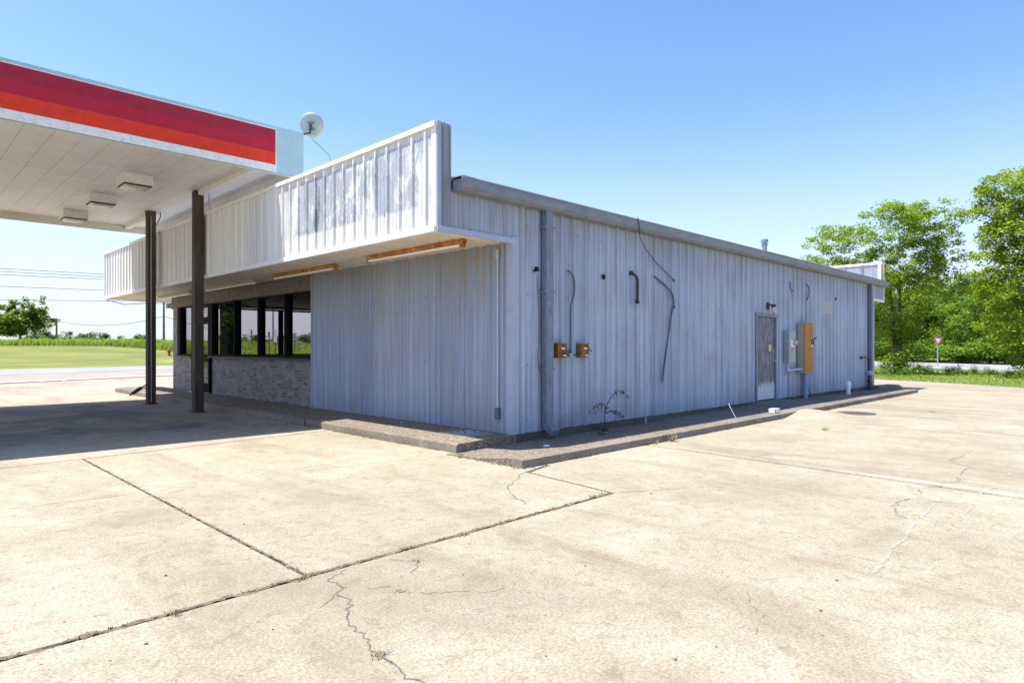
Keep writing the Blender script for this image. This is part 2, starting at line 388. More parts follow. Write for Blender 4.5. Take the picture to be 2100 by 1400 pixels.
M['orange'] = rustmat('orange_rust_panel', (.36, .15, .03), (.44, .19, .04), (.50, .235, .06), 5)
M['greybox'] = simple('grey_enamel', (.30, .36, .38), .4, .08, 6, dirt=(.2, .2, .2), dirt_amt=.3)
M['beigebox'] = simple('beige_enamel', (.42, .40, .34), .5, .1, 6, dirt=(.25, .15, .08), dirt_amt=.4)
M['conduit'] = simple('conduit_steel', (.075, .12, .18), .5, .2, 12)
M['greypipe'] = simple('grey_painted_pipe', (.42, .50, .60), .45, .12, 9, dirt=(.3, .25, .2), dirt_amt=.4)
M['bluepipe'] = simple('blue_conduit', (.20, .34, .46), .45, .15, 9)
M['pvc'] = simple('white_pvc', (.84, .86, .88), .35, .03, 5)
M['tube'] = simple('lamp_tube', (.85, .83, .78), .3, .03)
M['lens'] = simple('lamp_lens', (.66, .56, .42), .25, .2, 6, dirt=(.4, .3, .18), dirt_amt=.4)
M['galv'] = simple('galvanised_steel', (.45, .52, .55), .4, .12, 8, metal=.4)
M['dish'] = simple('dish_paint', (.36, .42, .42), .5, .08, 4, dirt=(.36, .27, .14), dirt_amt=.4)
M['bracket'] = simple('bracket_steel', (.13, .19, .23), .5, .12, 8)
M['wire'] = simple('wire_black', (.03, .03, .03), .6, .1)
M['wood'] = simple('pole_wood', (.13, .12, .11), .9, .25, 5, stretch=(1, 1, .2))
M['bark'] = simple('bark', (.13, .10, .075), .95, .35, 9, stretch=(1, 1, .3))
M['deadleaf'] = simple('dead_leaf', (.17, .07, .045), .8, .3, 20)
M['straw'] = simple('dry_grass_blades', (.30, .22, .12), .9, .5, 9, dirt=(.10, .08, .05), dirt_amt=.8)
M['signred'] = simple('sign_red', (.62, .045, .03), .4, .05)
M['signwhite'] = simple('sign_white', (.82, .82, .80), .4, .03)
M['hydrant'] = simple('hydrant_red', (.34, .01, .03), .5, .15)
M['yellow'] = simple('notice_yellow', (.62, .58, .30), .6, .1)
M['glass'] = glassmat('tinted_glass', (.74, .70, .74))
M['leafA'] = leafmat('leaf_light', (.085, .15, .014), (.18, .28, .03), (.31, .39, .05))
M['leafB'] = leafmat('leaf_yellowish', (.085, .15, .014), (.19, .29, .028), (.35, .41, .05))
M['leafC'] = leafmat('leaf_wood', (.022, .055, .010), (.10, .19, .024), (.27, .38, .05))
M['leafD'] = leafmat('leaf_dark', (.02, .05, .014), (.055, .11, .022), (.13, .21, .035))
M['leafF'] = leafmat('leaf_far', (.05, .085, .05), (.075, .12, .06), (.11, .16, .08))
M['blade'] = leafmat('grass_blade', (.13, .20, .03), (.24, .33, .055), (.38, .44, .11))
M['bladeR'] = leafmat('verge_blade', (.12, .19, .025), (.21, .31, .045), (.36, .40, .12))

def grassground():
    g = G('mown_grass'); p = g.pos(obj=False)
    mp = g.n.new('ShaderNodeMapping'); mp.inputs['Scale'].default_value = (.12, .6, 1); mp.inputs['Rotation'].default_value = (0, 0, -.42); g.l.new(p, mp.inputs[0])
    a = g.noise(mp.outputs[0], 1.2, 6, .65, .4); b = g.noise(p, 9, 4, .7); c = g.noise(p, .06, 3, .5)
    v = g.math('ADD', g.math('MULTIPLY', a, .6), g.math('MULTIPLY', b, .4))
    col = g.ramp(v, [(.34, (.11, .14, .035)), (.5, (.21, .225, .075)), (.64, (.36, .32, .16))])
    col = g.mix(g.math('MULTIPLY', g.ramp(c, [(.4, 0), (.6, 1)]), .5), col, (.17, .21, .06))
    g.col(col).rough(.95).spec(.1); g.bump(g.math('ADD', a, b), .8, .08); return g.m
M['grass'] = grassground()

# ------------------------------------------------------------------ ground and roads
def smooth01(t): t = max(0, min(1, t)); return t*t*(3-2*t)
def ground_z(x, y):
    z = -.05
    k = smooth01((y - .08*x - 49.5) / 14.0) * (1 - smooth01((x - 55) / 25))
    z += 1.66*k
    k2 = smooth01((x - .45*y - 66) / 25)
    return z + 1.0*k2*(1-smooth01((y-60)/40))
xs = [-600,-400,-250,-150,-100] + [i*3 - 75 for i in range(60)] + [115,150,220,320,450,600]
ys = [-400,-250,-150,-80] + [i*3 - 45 for i in range(60)] + [140,160,200,260,350,480,700,900]
xs = sorted(set(xs)); ys = sorted(set(ys))
g0 = MB(); g0.open = True
g0.v = [(x, y, ground_z(x, y)) for y in ys for x in xs]
nx = len(xs)
g0.f = [(j*nx+i, j*nx+i+1, (j+1)*nx+i+1, (j+1)*nx+i) for j in range(len(ys)-1) for i in range(nx-1)]; g0.m = [0]*len(g0.f)
tag(g0.build('grass_ground', M['grass'], smooth=True), kind='structure')

def inset(poly, d):
    """shrink polygon slightly (for slab joints)"""
    n = len(poly); out = []
    A = sum(poly[i][0]*poly[(i+1)%n][1]-poly[(i+1)%n][0]*poly[i][1] for i in range(n))
    sg = 1 if A > 0 else -1
    for i in range(n):
        p0, p1, p2 = Vector(poly[i-1]), Vector(poly[i]), Vector(poly[(i+1)%n])
        e1 = (p1-p0).normalized(); e2 = (p2-p1).normalized()
        n1 = Vector((-e1.y, e1.x))*sg; n2 = Vector((-e2.y, e2.x))*sg
        b = n1 + n2; k = d / max(.3, (b.length_squared/2)) if b.length > 1e-6 else 0
        out.append(tuple(p1 + b*k))
    return out
slabs = {
 'near': ([(-60,-60),(.75,-60),(.98,-5.9),(1.33,-1.93),(1.33,-.2),(-.9,-.2),(-.9,-1.50),(-1.40,-1.62),(-1.575,-2.955),(-4.86,-2.975),(-60,-3.2)], 'pave'),
 'mid': ([(-4.86,-2.965),(-1.585,-2.94),(-1.41,-1.60),(-.9,-1.48),(-.9,3.44),(-1.47,3.42),(-4.86,3.09)], 'pave'),
 'left': ([(-60,-3.18),(-4.87,-2.965),(-4.87,3.09),(-60,-1.2)], 'pave'),
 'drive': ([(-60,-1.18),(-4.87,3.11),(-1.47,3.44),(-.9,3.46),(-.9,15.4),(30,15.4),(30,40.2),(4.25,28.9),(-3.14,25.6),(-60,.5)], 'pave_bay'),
 'right': ([(1.35,-.2),(1.35,-1.93),(1.0,-5.9),(.77,-60),(-.5+2,-60),(12.95,-4.56),(14.02,-.81),(14.15,-.2)], 'pave'),
 'far': ([(14.17,-.2),(14.04,-.81),(12.98,-4.56),(1.6,-60),(6,-45),(22.5,-3.6),(24.2,-1.1),(25.8,2.35),(32,16),(32,17),(17.6,17),(17.6,-.2)], 'pave_far'),
}
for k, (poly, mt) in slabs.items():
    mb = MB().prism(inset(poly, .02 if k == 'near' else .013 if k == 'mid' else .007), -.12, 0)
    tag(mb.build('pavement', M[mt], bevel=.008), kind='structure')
tag(MB().prism([(-60,-60),(6,-60),(22.3,-3.7),(25.6,2.3),(31.8,16.5),(29.5,39.5),(4,28.5),(-3,25.4),(-60,.4)], -.3, -.010).build('joint_soil', M['dirt']), kind='structure')
tag(MB().prism([(1.36,-1.96),(1.40,-1.96),(1.24,-5.9),(1.15,-14),(.99,-14),(1.02,-5.9)], .001, .005).build('pale_pavement_strip', M['band']), kind='structure')
# shoulder, kerb, roads on the left and right
tag(MB().prism([(-60,.6),(-3.2,25.9),(4.3,29.2),(30,40.6),(60,56),(60,66),(7.7,42),(-2,37.4),(-60,9)], -.2, -.01).build('gravel_shoulder', M['shoulder']), kind='structure')
tag(MB().prism([(-60,8),(-2,36.0),(7.7,40.6),(60,65),(60,76),(10,49.3),(-.66,46.8),(-60,19)], -.2, .002).build('road', M['asphalt']), kind='structure')
tag(MB().prism([(22,-53),(43,-1.2),(46.6,7.8),(70,66),(90,66),(67,13.4),(59,.6),(30,-60)], -.2, .006).build('side_road', M['asphalt']), kind='structure')
kb = MB()
def kerbseg(mb, a, b, wd, z0, z1):
    a = Vector((*a, 0)); b = Vector((*b, 0)); t = (b-a).normalized(); n = Vector((-t.y, t.x, 0))*wd/2; c = (a+b)/2
    mb.obox(c + Vector((0,0,(z0+z1)/2)), (b-a)/2, n, (0,0,(z1-z0)/2))
A0 = Vector((-3.14, 25.8)); B0 = Vector((4.25, 29.05)); D0 = (B0-A0)
for t0, t1 in ((-3.0, -.62), (-.60, .285), (.30, 1.8), (1.82, 3.2)):
    kerbseg(kb, A0+D0*t0, A0+D0*t1, .46, -.1, .06)
tag(kb.build('white_kerb', M['curbwhite'], bevel=.02), kind='structure')
lw = MB()
kerbseg(lw, (-30, 23.8), (7.7, 41.9), .14, .004, .008); kerbseg(lw, (7.7, 41.9), (40, 57.2), .14, .004, .008)
tag(lw.build('road_edge_line', M['signwhite']), kind='structure')

# ---- cracks in the slabs (narrow ragged openings packed with dirt)
def crack(mb, pts, wd, z=.002, step=.05, rough=.02, gap=None):
    P = [Vector((*p, 0)) for p in pts]; L = []
    for a, b in zip(P, P[1:]):
        n = max(1, int((b-a).length/step))
        for i in range(n): L.append(a + (b-a)*i/n)
    L.append(P[-1]); q = []
    for i, p in enumerate(L):
        d = (L[min(i+1,len(L)-1)] - L[max(0,i-1)]).normalized(); nrm = Vector((-d.y, d.x, 0))
        j = mnoise.noise(p*6)*rough*1.6 + mnoise.noise(p*23)*rough*.8
        ww = wd*(.35 + .9*abs(mnoise.noise(p*9+Vector((3,1,0))))) * min(1, (i+.5)/3, (len(L)-i-.2)/3)
        q.append((p + nrm*(j-ww), p + nrm*(j+ww)))
    for (a, b), (c, d) in zip(q, q[1:]):
        if gap is not None and mnoise.noise(a*7+Vector((1,2,3))) < gap: continue
        mb.add([(a.x,a.y,z),(b.x,b.y,z),(d.x,d.y,z),(c.x,c.y,z)], [(0,1,2,3)])
M['chip'] = simple('chipped_concrete', (.30, .29, .27), .95, .25, 30)
cm_ = MB(); cm_.open = True
for pts_, w_ in (([(-4.62,-3.0),(-4.80,-3.16),(-4.91,-3.58),(-5.06,-3.86),(-5.11,-4.09),(-5.13,-4.24),(-5.14,-4.48),(-5.3,-4.9)], .024),
    ([(-4.85,-3.28),(-4.62,-3.48),(-4.5,-3.75),(-4.25,-3.9),(-4.05,-4.15)], .022), ([(-5.13,-4.20),(-4.85,-4.18),(-4.6,-4.1),(-4.35,-4.22)], .020),
    ([(-4.3,-3.05),(-4.22,-3.25),(-4.35,-3.45)], .03), ([(-4.35,-4.22),(-3.9,-4.5),(-3.3,-4.75)], .014),
    ([(1.9,-5.2),(1.54,-5.25),(.89,-5.12),(.35,-5.10),(0,-5.11),(-.37,-5.12),(-.6,-5.3),(-.8,-5.8)], .028), ([(-1.37,-1.52),(-1.95,-1.93),(-2.2,-2.08),(-2.56,-2.67)], .02)):
    crack(cm_, pts_, w_*.55, .0008, .022, .05, -.06)
tag(cm_.build('chipped_edge', M['chip']), kind='structure')
ck = MB(); ck.open = True
crack(ck, [(-1.575,-2.96),(-1.25,-3.16),(-.85,-3.37)], .008)
crack(ck, [(-3.3,.30),(-2.2,.12),(-1.53,-.11),(-1.19,-.01)], .006)
crack(ck, [(-1.37,-1.52),(-1.95,-1.93),(-2.2,-2.08),(-2.38,-2.35),(-2.56,-2.67)], .008, rough=.03)
crack(ck, [(-4.62,-3.0),(-4.80,-3.16),(-4.91,-3.58),(-5.06,-3.86),(-5.11,-4.09),(-5.13,-4.24),(-5.14,-4.48),(-5.3,-4.9)], .0085, rough=.045, step=.025)
crack(ck, [(-4.85,-3.28),(-4.62,-3.48),(-4.5,-3.75),(-4.25,-3.9),(-4.05,-4.15)], .005, rough=.04, step=.025, gap=-.12)
crack(ck, [(-4.3,-3.05),(-4.22,-3.25),(-4.35,-3.45)], .006, rough=.04, step=.025, gap=-.1)
crack(ck, [(-5.06,-3.5),(-4.95,-3.42),(-4.9,-3.35)], .01, rough=.03)
0 and crack(ck, [(-5.13,-4.20),(-4.85,-4.18),(-4.6,-4.1),(-4.35,-4.22)], .005, rough=.04, step=.025, gap=-.1)
crack(ck, [(1.9,-5.2),(1.54,-5.25),(.89,-5.12),(.35,-5.10),(0,-5.11),(-.37,-5.12),(-.6,-5.3)], .008, rough=.05, step=.03, gap=-.2)
crack(ck, [(-.37,-5.12),(-.45,-5.5),(-.75,-5.8)], .004, rough=.03, gap=0)
crack(ck, [(3.6,-5.0),(3.0,-4.9),(2.6,-5.2),(1.9,-5.2)], .008, rough=.04)
crack(ck, [(.85,-2.9),(1.2,-3.05),(1.55,-3.0),(2.2,-3.5)], .006, rough=.04)
crack(ck, [(-6.0,.52),(-5.5,.44),(-4.87,.36)], .006)
crack(ck, [(-2.9,-5.0),(-3.2,-5.1),(-3.5,-5.3),(-3.7,-5.35)], .003, rough=.03, gap=0)
crack(ck, [(-3.2,1.9),(-2.7,1.7),(-2.1,1.5)], .004)
tag(ck.build('pavement_crack', M['crack']), kind='structure')
wl = MB(); wl.open = True
crack(wl, [(2.67,-5.6),(1.9,-5.62)], .028, .0025, .03, .01, -.15)
crack(wl, [(1.5,-5.6),(.9,-5.56)], .03, .0025, .03, .01, -.15)
crack(wl, [(.6,-5.32),(-.3,-5.36),(-1.2,-5.42),(-2.27,-5.5)], .026, .0025, .025, .012, -.25)
crack(wl, [(.3,-5.6),(-.4,-5.63)], .014, .0025, .03, .01, 0)
crack(wl, [(-1.7,-4.75),(-2.0,-5.14),(-2.0,-5.68)], .008, .0025, .03, .02, 0)
tag(wl.build('pale_scrape_mark', M['band']), kind='structure')

# ---- dry grass and debris in the joints
def blades(mb, x, y, z, n, h, spread, wd=.004, lean=.7):
    for _ in range(n):
        a = random.uniform(0, 6.283); r = random.uniform(0, spread)
        p = Vector((x+math.cos(a)*r, y+math.sin(a)*r, z)); b = random.uniform(0, 6.283)
        l = random.uniform(.4, 1)*h; dv = Vector((math.cos(b), math.sin(b), 0))
        s = dv.cross(Vector((0,0,1)))*wd*random.uniform(.6,1.3)
        m = p + dv*l*lean*.45 + Vector((0,0,l*.55)); t = p + dv*l*lean + Vector((0,0,l*random.uniform(.1,.8)))
        mb.add([p-s, p+s, m+s*.8, m-s*.8, t], [(0,1,2,3),(3,2,4)])
dg = MB(); dg.open = True
def joint_line(a, b, dens, h=.03, n=5):
    a = Vector(a); b = Vector(b); L = (b-a).length
    for i in range(int(L*dens)):
        t = random.random(); p = a.lerp(b, t)
        if mnoise.noise(Vector((p.x*2.2, p.y*2.2, 3))) < -.12 and random.random() < .8: continue
        blades(dg, p.x+random.gauss(0,.012), p.y+random.gauss(0,.012), -.005, n, h*random.uniform(.5,1.4), .02, .0028)
joint_line((-6.6,-2.985), (-1.6,-2.95), 70, .022, 6)
joint_line((-4.865,-2.95), (-4.865,3.0), 22, .025, 4)
joint_line((-1.41,-1.65), (-1.57,-2.95), 14, .02, 3)
joint_line((-.9,-1.52), (-1.3,-1.5), 30, .03, 5)
joint_line((-1.3,-.2), (-1.38,-1.45), 30, .03, 6)
joint_line((-1.15,0), (-1.16,3.3), 18, .03, 5)
joint_line((-1.1,-.05), (-1.35,-.35), 140, .05, 8)
joint_line((-1.15,3.6), (-1.15,9), 10, .03, 5)
for _ in range(46): blades(dg, random.uniform(-2.0,-1.2), random.uniform(4.0,5.2), .003, 5, .03, .05, .003, 1.2)
blades(dg, 1.95, -1.50, .0, 46, .22, .07, .003, .9); blades(dg, 1.5, -1.50, 0, 12, .16, .05, .003, 1.1)
blades(dg, .45, -1.3, .08, 6, .16, .03, .003, .3)
for (x, y, n) in ((-5.65,-3.0,30),(-4.9,-3.0,24),(-3.6,-2.99,24),(-2.5,-2.97,18),(-4.6,-3.62,14),(-5.13,-4.2,22),(-4.2,-3.25,12)):
    blades(dg, x, y, .003, n, .04, .05, .0028, 1.2)
tag(dg.build('dry_grass', M['straw']), kind='stuff')
gg = MB(); gg.open = True
for x, y, n in ((6.9,-1.55,26),(5.0,-2.7,22),(2.45,-.12,8),(-1.9,-2.93,10),(-1.75,-2.94,10),(9.9,-3.3,10),(8.1,-1.6,10)):
    blades(gg, x, y, .0, n, .09, .07, .005, .6)
tag(gg.build('green_weeds', M['bladeR']), kind='stuff')

jd = MB(); jd.open = True
M['jdirt'] = simple('joint_debris', (.15, .125, .09), .95, .5, 22, dirt=(.30, .22, .12), dirt_amt=.7)
crack(jd, [(-7.2,-2.992),(-4.87,-2.972),(-1.62,-2.952)], .034, .0012, .018, .035, -.30)
crack(jd, [(-4.865,-2.9),(-4.865,2.9)], .016, .0012, .02, .02, -.12)
crack(jd, [(-1.13,.05),(-1.17,1.8),(-1.16,3.3)], .03, .0012, .02, .04, -.1)
crack(jd, [(-1.38,-1.46),(.6,-1.44),(6.6,-1.43),(12,-1.43),(16.5,-1.42)], .022, .0012, .03, .03, -.15)
crack(jd, [(-1.1,-.1),(-1.32,-1.4)], .035, .0012, .02, .04, -.2)
tag(jd.build('joint_debris', M['jdirt']), kind='stuff')
# little stones / debris on the lot
db = MB()
for px, py in ((1175,838),(1211,1022),(1683,1252),(1480,1137),(950,1178),(1335,1012),(1180,970),(875,900),(500,1075),(1385,1352),(340,1180),(1716,1190),(1610,1000),(1500,1030),(1263,946),(1200,1160),(1120,1345),(560,1290),(300,1320)):
    z = -(py-712.3)/FOC; d = 1.45/-z if z < 0 else 10
    p = ray(px, py, d)
    if p.x > -1.0 and p.y > -1.4: continue
    s = random.uniform(.004, .010)
    db.lathe((p.x, p.y, 0), [(s*.9, -.002), (s, s*.4), (s*.4, s*.8), (0, s*.8)], 6)
tag(db.build('stone_chips', M['dark']), kind='stuff')

# ------------------------------------------------------------------ kerb slabs round the shop
def slabmesh(mb, rows):
    """rows: list of lists of points (top surface grid)"""
    nr = len(rows); nc = len(rows[0]); o = len(mb.v)
    mb.v += [tuple(p) for r in rows for p in r]
    for i in range(nr-1):
        for j in range(nc-1):
            mb.f.append((o+i*nc+j, o+i*nc+j+1, o+(i+1)*nc+j+1, o+(i+1)*nc+j)); mb.m.append(mb.mi)
    # skirt
    b = [(i, 0) for i in range(nr)] + [(nr-1, j) for j in range(1, nc)] + [(i, nc-1) for i in range(nr-2, -1, -1)] + [(0, j) for j in range(nc-2, 0, -1)]
    idx = [o+i*nc+j for i, j in b]; o2 = len(mb.v)
    mb.v += [(mb.v[k][0], mb.v[k][1], -.1) for k in idx]
    n = len(idx)
    for k in range(n):
        mb.f.append((idx[k], idx[(k+1)%n], o2+(k+1)%n, o2+k)); mb.m.append(mb.mi)
def walkseg(y0, y1, z_e, mat, name='front_walk', xe=-1.13):
    mb = MB(); rows = []
    n = max(2, int((y1-y0)/.12))
    for i in range(n+1):
        y = y0+(y1-y0)*i/n; j = .012*mnoise.noise(Vector((0, y*2.1, 5))) + .006*mnoise.noise(Vector((1, y*11, 2)))
        rows.append([(xe+j, y, z_e-.022+.004*mnoise.noise(Vector((3,y*7,0)))), (xe+.025+j, y, z_e), (xe+.18, y, z_e+.002), (-.6, y, .14), (.02, y, .148)])
    slabmesh(mb, rows); return tag(mb.build(name, mat, smooth=True), kind='structure')
walkseg(-.02, 4.25, .125, M['agg']); walkseg(4.28, 12.0, .125, M['agg']); walkseg(12.02, 17.2, .125, M['agg'])
# bare concrete kerb face of the front walk
mb = MB()
for y0, y1 in ((-.03, 4.24), (4.33, 17.22)):
    pts = []; n = int((y1-y0)/.1)
    for i in range(n+1):
        y = y0+(y1-y0)*i/n; j = .010*mnoise.noise(Vector((0, y*2.1, 5))) + .010*mnoise.noise(Vector((1, y*9, 2)))
        pts.append([(-1.150+j, y, -.05), (-1.152+j*1.4, y, .07), (-1.145+j, y, .112), (-1.115, y, .131), (-1.03, y, .133)])
    slabmesh(mb, pts)
tag(mb.build('walk_kerb', M['aggcurb'], smooth=True), kind='structure')
# side strip of exposed aggregate, kerb and plain paving
def strip_in(x): 
    pts = [(-1.4,.03),(3.6,.03),(5,.06),(7.4,.08),(8.3,.145),(9.4,.145),(10.4,.08),(17,.05),(18,.03)]
    for (a, za), (b, zb) in zip(pts, pts[1:]):
        if a <= x <= b: return za+(zb-za)*smooth01((x-a)/(b-a))
    return .04
def edge_y(x): return -1.43 + .02*(x/17) + .012*mnoise.noise(Vector((x*1.3, 2, 2)))
def sidestrip(x0, x1, mat, name, front_taper=False, skew=0):
    mb = MB(); n = int((x1-x0)/.14); rows = []
    for i in range(n+1):
        x = x0+(x1-x0)*i/n; r = []
        for k, t in enumerate((0, .1, .25, .45, .65, .85, 1.0)):
            y = (edge_y(x)+.10)*(1-t) + 0*t
            z = .098*(1-smooth01(t*1.15)) + strip_in(x)*smooth01(t*1.15)
            xx = x + skew*t*(1 if i in (0,) and skew < 0 else 0)
            if front_taper: z *= .25+.75*smooth01((x+1.32)/.5*(.25+.75*(1-t))+ .9*(1-t)) 
            r.append((xx, y, z + .006*mnoise.noise(Vector((x*3, y*3, 1)))))
        rows.append(r)
    slabmesh(mb, rows); return tag(mb.build(name, mat, smooth=True), kind='structure')
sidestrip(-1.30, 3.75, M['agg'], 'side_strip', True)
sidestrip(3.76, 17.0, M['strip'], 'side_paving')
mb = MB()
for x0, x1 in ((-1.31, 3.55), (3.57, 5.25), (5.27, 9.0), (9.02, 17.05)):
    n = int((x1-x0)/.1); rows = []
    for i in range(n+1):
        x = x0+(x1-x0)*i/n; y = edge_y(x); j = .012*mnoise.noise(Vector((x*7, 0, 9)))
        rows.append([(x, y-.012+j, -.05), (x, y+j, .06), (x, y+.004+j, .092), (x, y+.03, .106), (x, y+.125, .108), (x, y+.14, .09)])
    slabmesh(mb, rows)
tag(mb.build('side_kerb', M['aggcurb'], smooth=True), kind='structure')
# concrete ramp patch against the kerb
mb = MB(); rows = []
for i in range(15):
    a = math.pi*i/14; r = []
    for k in range(7):
        t = k/6; rr = 1.35*t
        x = 7.5 - math.cos(a)*rr*.95; y = -1.40 - math.sin(a)*rr*.75
        r.append((x, y, .118*(1-smooth01(t)) - .004*t + .004*mnoise.noise(Vector((x*3,y*3,0)))))
    rows.append(r)
o = 0
mb.open = True; mb.v = [p for r in rows for p in r]
for i in range(14):
    for j in range(6): mb.f.append((i*7+j, i*7+j+1, (i+1)*7+j+1, (i+1)*7+j)); mb.m.append(0)
tag(mb.build('ramp_patch', M['pave'], smooth=True), kind='structure')

# ------------------------------------------------------------------ ribbed sheets
def ribs(u0, u1, pitch=.305, h=.032, base=.075, top=.035, minor=.006, phase=0, sgn=1):
    """profile points (u, offset)"""
    out = [(u0, 0)]; k = math.floor((u0-phase)/pitch)
    while True:
        c = phase + k*pitch
        if c > u1 + pitch: break
        for u, o in ((c-base/2, 0), (c-top/2, h), (c+top/2, h), (c+base/2, 0)): out.append((u, o*sgn))
        for m in (1/3, 2/3):
            cm = c + pitch*m
            for u, o in ((cm-.018, 0), (cm-.010, minor), (cm+.010, minor), (cm+.018, 0)): out.append((u, o*sgn))
        k += 1
    out = [p for p in out if u0 <= p[0] <= u1]; out.append((u1, 0))
    return sorted(out, key=lambda p: p[0])
def sheet(mb, axis, prof, plane, z0, z1, out):
    """axis 'x': sheet in plane y=plane running along x; out = sign of outward normal"""
    f0 = z0 if callable(z0) else (lambda u: z0); f1 = z1 if callable(z1) else (lambda u: z1)
    for (a, oa), (b, ob) in zip(prof, prof[1:]):
        if b-a < 1e-6 and abs(oa-ob) < 1e-6: continue
        if axis == 'x': v = [(a, plane+out*oa, f0(a)), (b, plane+out*ob, f0(b)), (b, plane+out*ob, f1(b)), (a, plane+out*oa, f1(a))]
        else: v = [(plane+out*oa, a, f0(a)), (plane+out*ob, b, f0(b)), (plane+out*ob, b, f1(b)), (plane+out*oa, a, f1(a))]
        mb.add(v, [(0,1,2,3)])
def cutprof(prof, a, b):
    def at(u):
        for (p, o), (q, r) in zip(prof, prof[1:]):
            if p <= u <= q: return o + (r-o)*((u-p)/(q-p) if q > p else 0)
        return 0
    return [(a, at(a))] + [p for p in prof if a < p[0] < b] + [(b, at(b))]

# ------------------------------------------------------------------ the shop building
B = empty('store_building', (0,0,0), 'long low store of ribbed blue grey sheet metal with a brick shopfront', 'building')
L, W = 17.38, 15.36
ZB = .15
pr = ribs(.0, L, .305, .034, .10, .055, .004, .16)
mb = MB(); mb.open = True
DX0, DX1, DZ1 = 8.21, 9.39, 2.26
sheet(mb, 'x', cutprof(pr, .03, DX0), 0, ZB, 3.68, -1)
sheet(mb, 'x', cutprof(pr, DX0, DX1), 0, DZ1, 3.68, -1)
sheet(mb, 'x', cutprof(pr, DX1, L), 0, ZB, 3.68, -1)
mb.build('side_wall', M['side'], B)
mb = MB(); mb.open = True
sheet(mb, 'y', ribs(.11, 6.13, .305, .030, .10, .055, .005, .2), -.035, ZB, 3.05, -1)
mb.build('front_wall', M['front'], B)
pieces('corner_trim', [(-.06, .06, 6.13, 6.16, ZB, 3.02), (-.062, .08, -.028, .11, ZB, 3.10)], M['paletrim'], B)
MB().box(L-.06, L+.05, -.034, .05, ZB, 3.66).build('corner_trim', M['paletrim'], B)
MB().box(.05, L, .01, W-.1, -.1, ZB-.002).build('foundation', M['found'], B)
mb = MB()
n = 60; rows = []
for i in range(n+1):
    x = -.02+(L+.02)*i/n; rows.append([(x, -.012+.004*mnoise.noise(Vector((x*3,0,0))), -.02), (x, -.010, ZB-.006), (x, .012, ZB-.006)])
slabmesh(mb, rows); mb.build('footing_face', M['found'], B)
# rear and left walls, inner lining
mb = MB(); mb.box(L-.02, L+.02, .05, W, ZB, 3.6); mb.box(5.9, L-.02, W-.06, W, ZB, 3.6)
mb.box(.1, 5.9, W-.06, W, 2.80, 3.6)
mb.build('rear_wall', M['side'], B)
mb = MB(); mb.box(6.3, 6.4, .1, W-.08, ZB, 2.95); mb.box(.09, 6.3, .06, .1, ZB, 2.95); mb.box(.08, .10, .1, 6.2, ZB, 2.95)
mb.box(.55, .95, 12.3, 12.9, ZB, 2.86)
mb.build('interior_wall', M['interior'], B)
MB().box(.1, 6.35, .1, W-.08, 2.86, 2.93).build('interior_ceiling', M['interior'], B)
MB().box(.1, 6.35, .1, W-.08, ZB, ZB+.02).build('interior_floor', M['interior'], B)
# brick
BX = .03
mb = MB()
mb.box(BX, BX+.10, 6.16, 12.08, ZB-.02, 1.19); mb.box(BX, BX+.10, 13.50, W, ZB-.02, 1.19); mb.box(BX, BX+.10, 14.74, W, 1.19, 2.72)
mb.box(BX+.1, 5.9, W-.10, W-.002, ZB-.02, 1.17); mb.box(BX+.1, .35, W-.10, W-.002, 1.17, 2.79); mb.box(5.6, 5.9, W-.10, W-.002, 1.17, 2.79)
mb.build('brick_wall', M['brick'], B)
mb = MB(); mb.box(-.01, BX+.12, 6.16, W+.004, 2.70, 3.02)
mb.build('frieze_board', M['frieze'], B)
# shop windows along the front
def window(name, y0, y1, z0, z1, sillz):
    f = MB(); fw = .028
    f.box(-.02, BX+.10, y0, y0+fw, z0, z1); f.box(-.02, BX+.10, y1-fw, y1, z0, z1)
    f.box(-.018, BX+.09, y0+fw, y1-fw, z1-fw, z1); f.box(-.018, BX+.09, y0+fw, y1-fw, z0, z0+.05)
    w_ = f.build('window', M['black'], B, bevel=.004)
    g_ = MB(); g_.open = True; g_.add([(.053, y0+fw, z0+.05), (.053, y1-fw, z0+.05), (.053, y1-fw, z1-fw), (.053, y0+fw, z1-fw)], [(0,3,2,1)]); g_.build('pane', M['glass'], w_)
    return w_
for y0, y1 in ((6.16, 7.40), (7.46, 8.85), (8.91, 10.32), (10.38, 11.88), (13.52, 14.50)):
    window('window', y0, y1, 1.21, 2.69, 1.2)
pieces('mullion', [(-.045, BX+.1, y-wd/2, y+wd/2, 1.21, 2.69) for y, wd in ((7.43,.075),(8.88,.075),(10.35,.075),(11.98,.2),(14.62,.24))], M['black'], B, .006)
MB().box(-.10, BX+.11, 6.16, 12.08, 1.172, 1.208).build('window_sill', M['dark'], B, bevel=.004)
MB().box(-.10, BX+.11, 13.50, 14.74, 1.172, 1.208).build('window_sill', M['dark'], B, bevel=.004)
# side windows at the far end (seen through the front glass)
for x0, x1 in ((.35, 2.05), (2.11, 3.55), (3.61, 5.6)):
    f = MB(); f.box(x0, x0+.05, W-.09, W-.01, 1.17, 2.79); f.box(x1-.05, x1, W-.09, W-.01, 1.17, 2.79)
    f.box(x0+.05, x1-.05, W-.085, W-.015, 2.73, 2.79); f.box(x0+.05, x1-.05, W-.085, W-.015, 1.17, 1.22)
    wf = f.build('window', M['black'], B)
    MB().add([(x0+.05, W-.05, 1.22), (x1-.05, W-.05, 1.22), (x1-.05, W-.05, 2.73), (x0+.05, W-.05, 2.73)], [(0,1,2,3)]).build('pane', M['glass'], wf)
pieces('mullion', [(x-.03, x+.03, W-.13, W-.005, 1.17, 2.79) for x in (.33, 2.08, 3.58, 5.62)], M['black'], B)
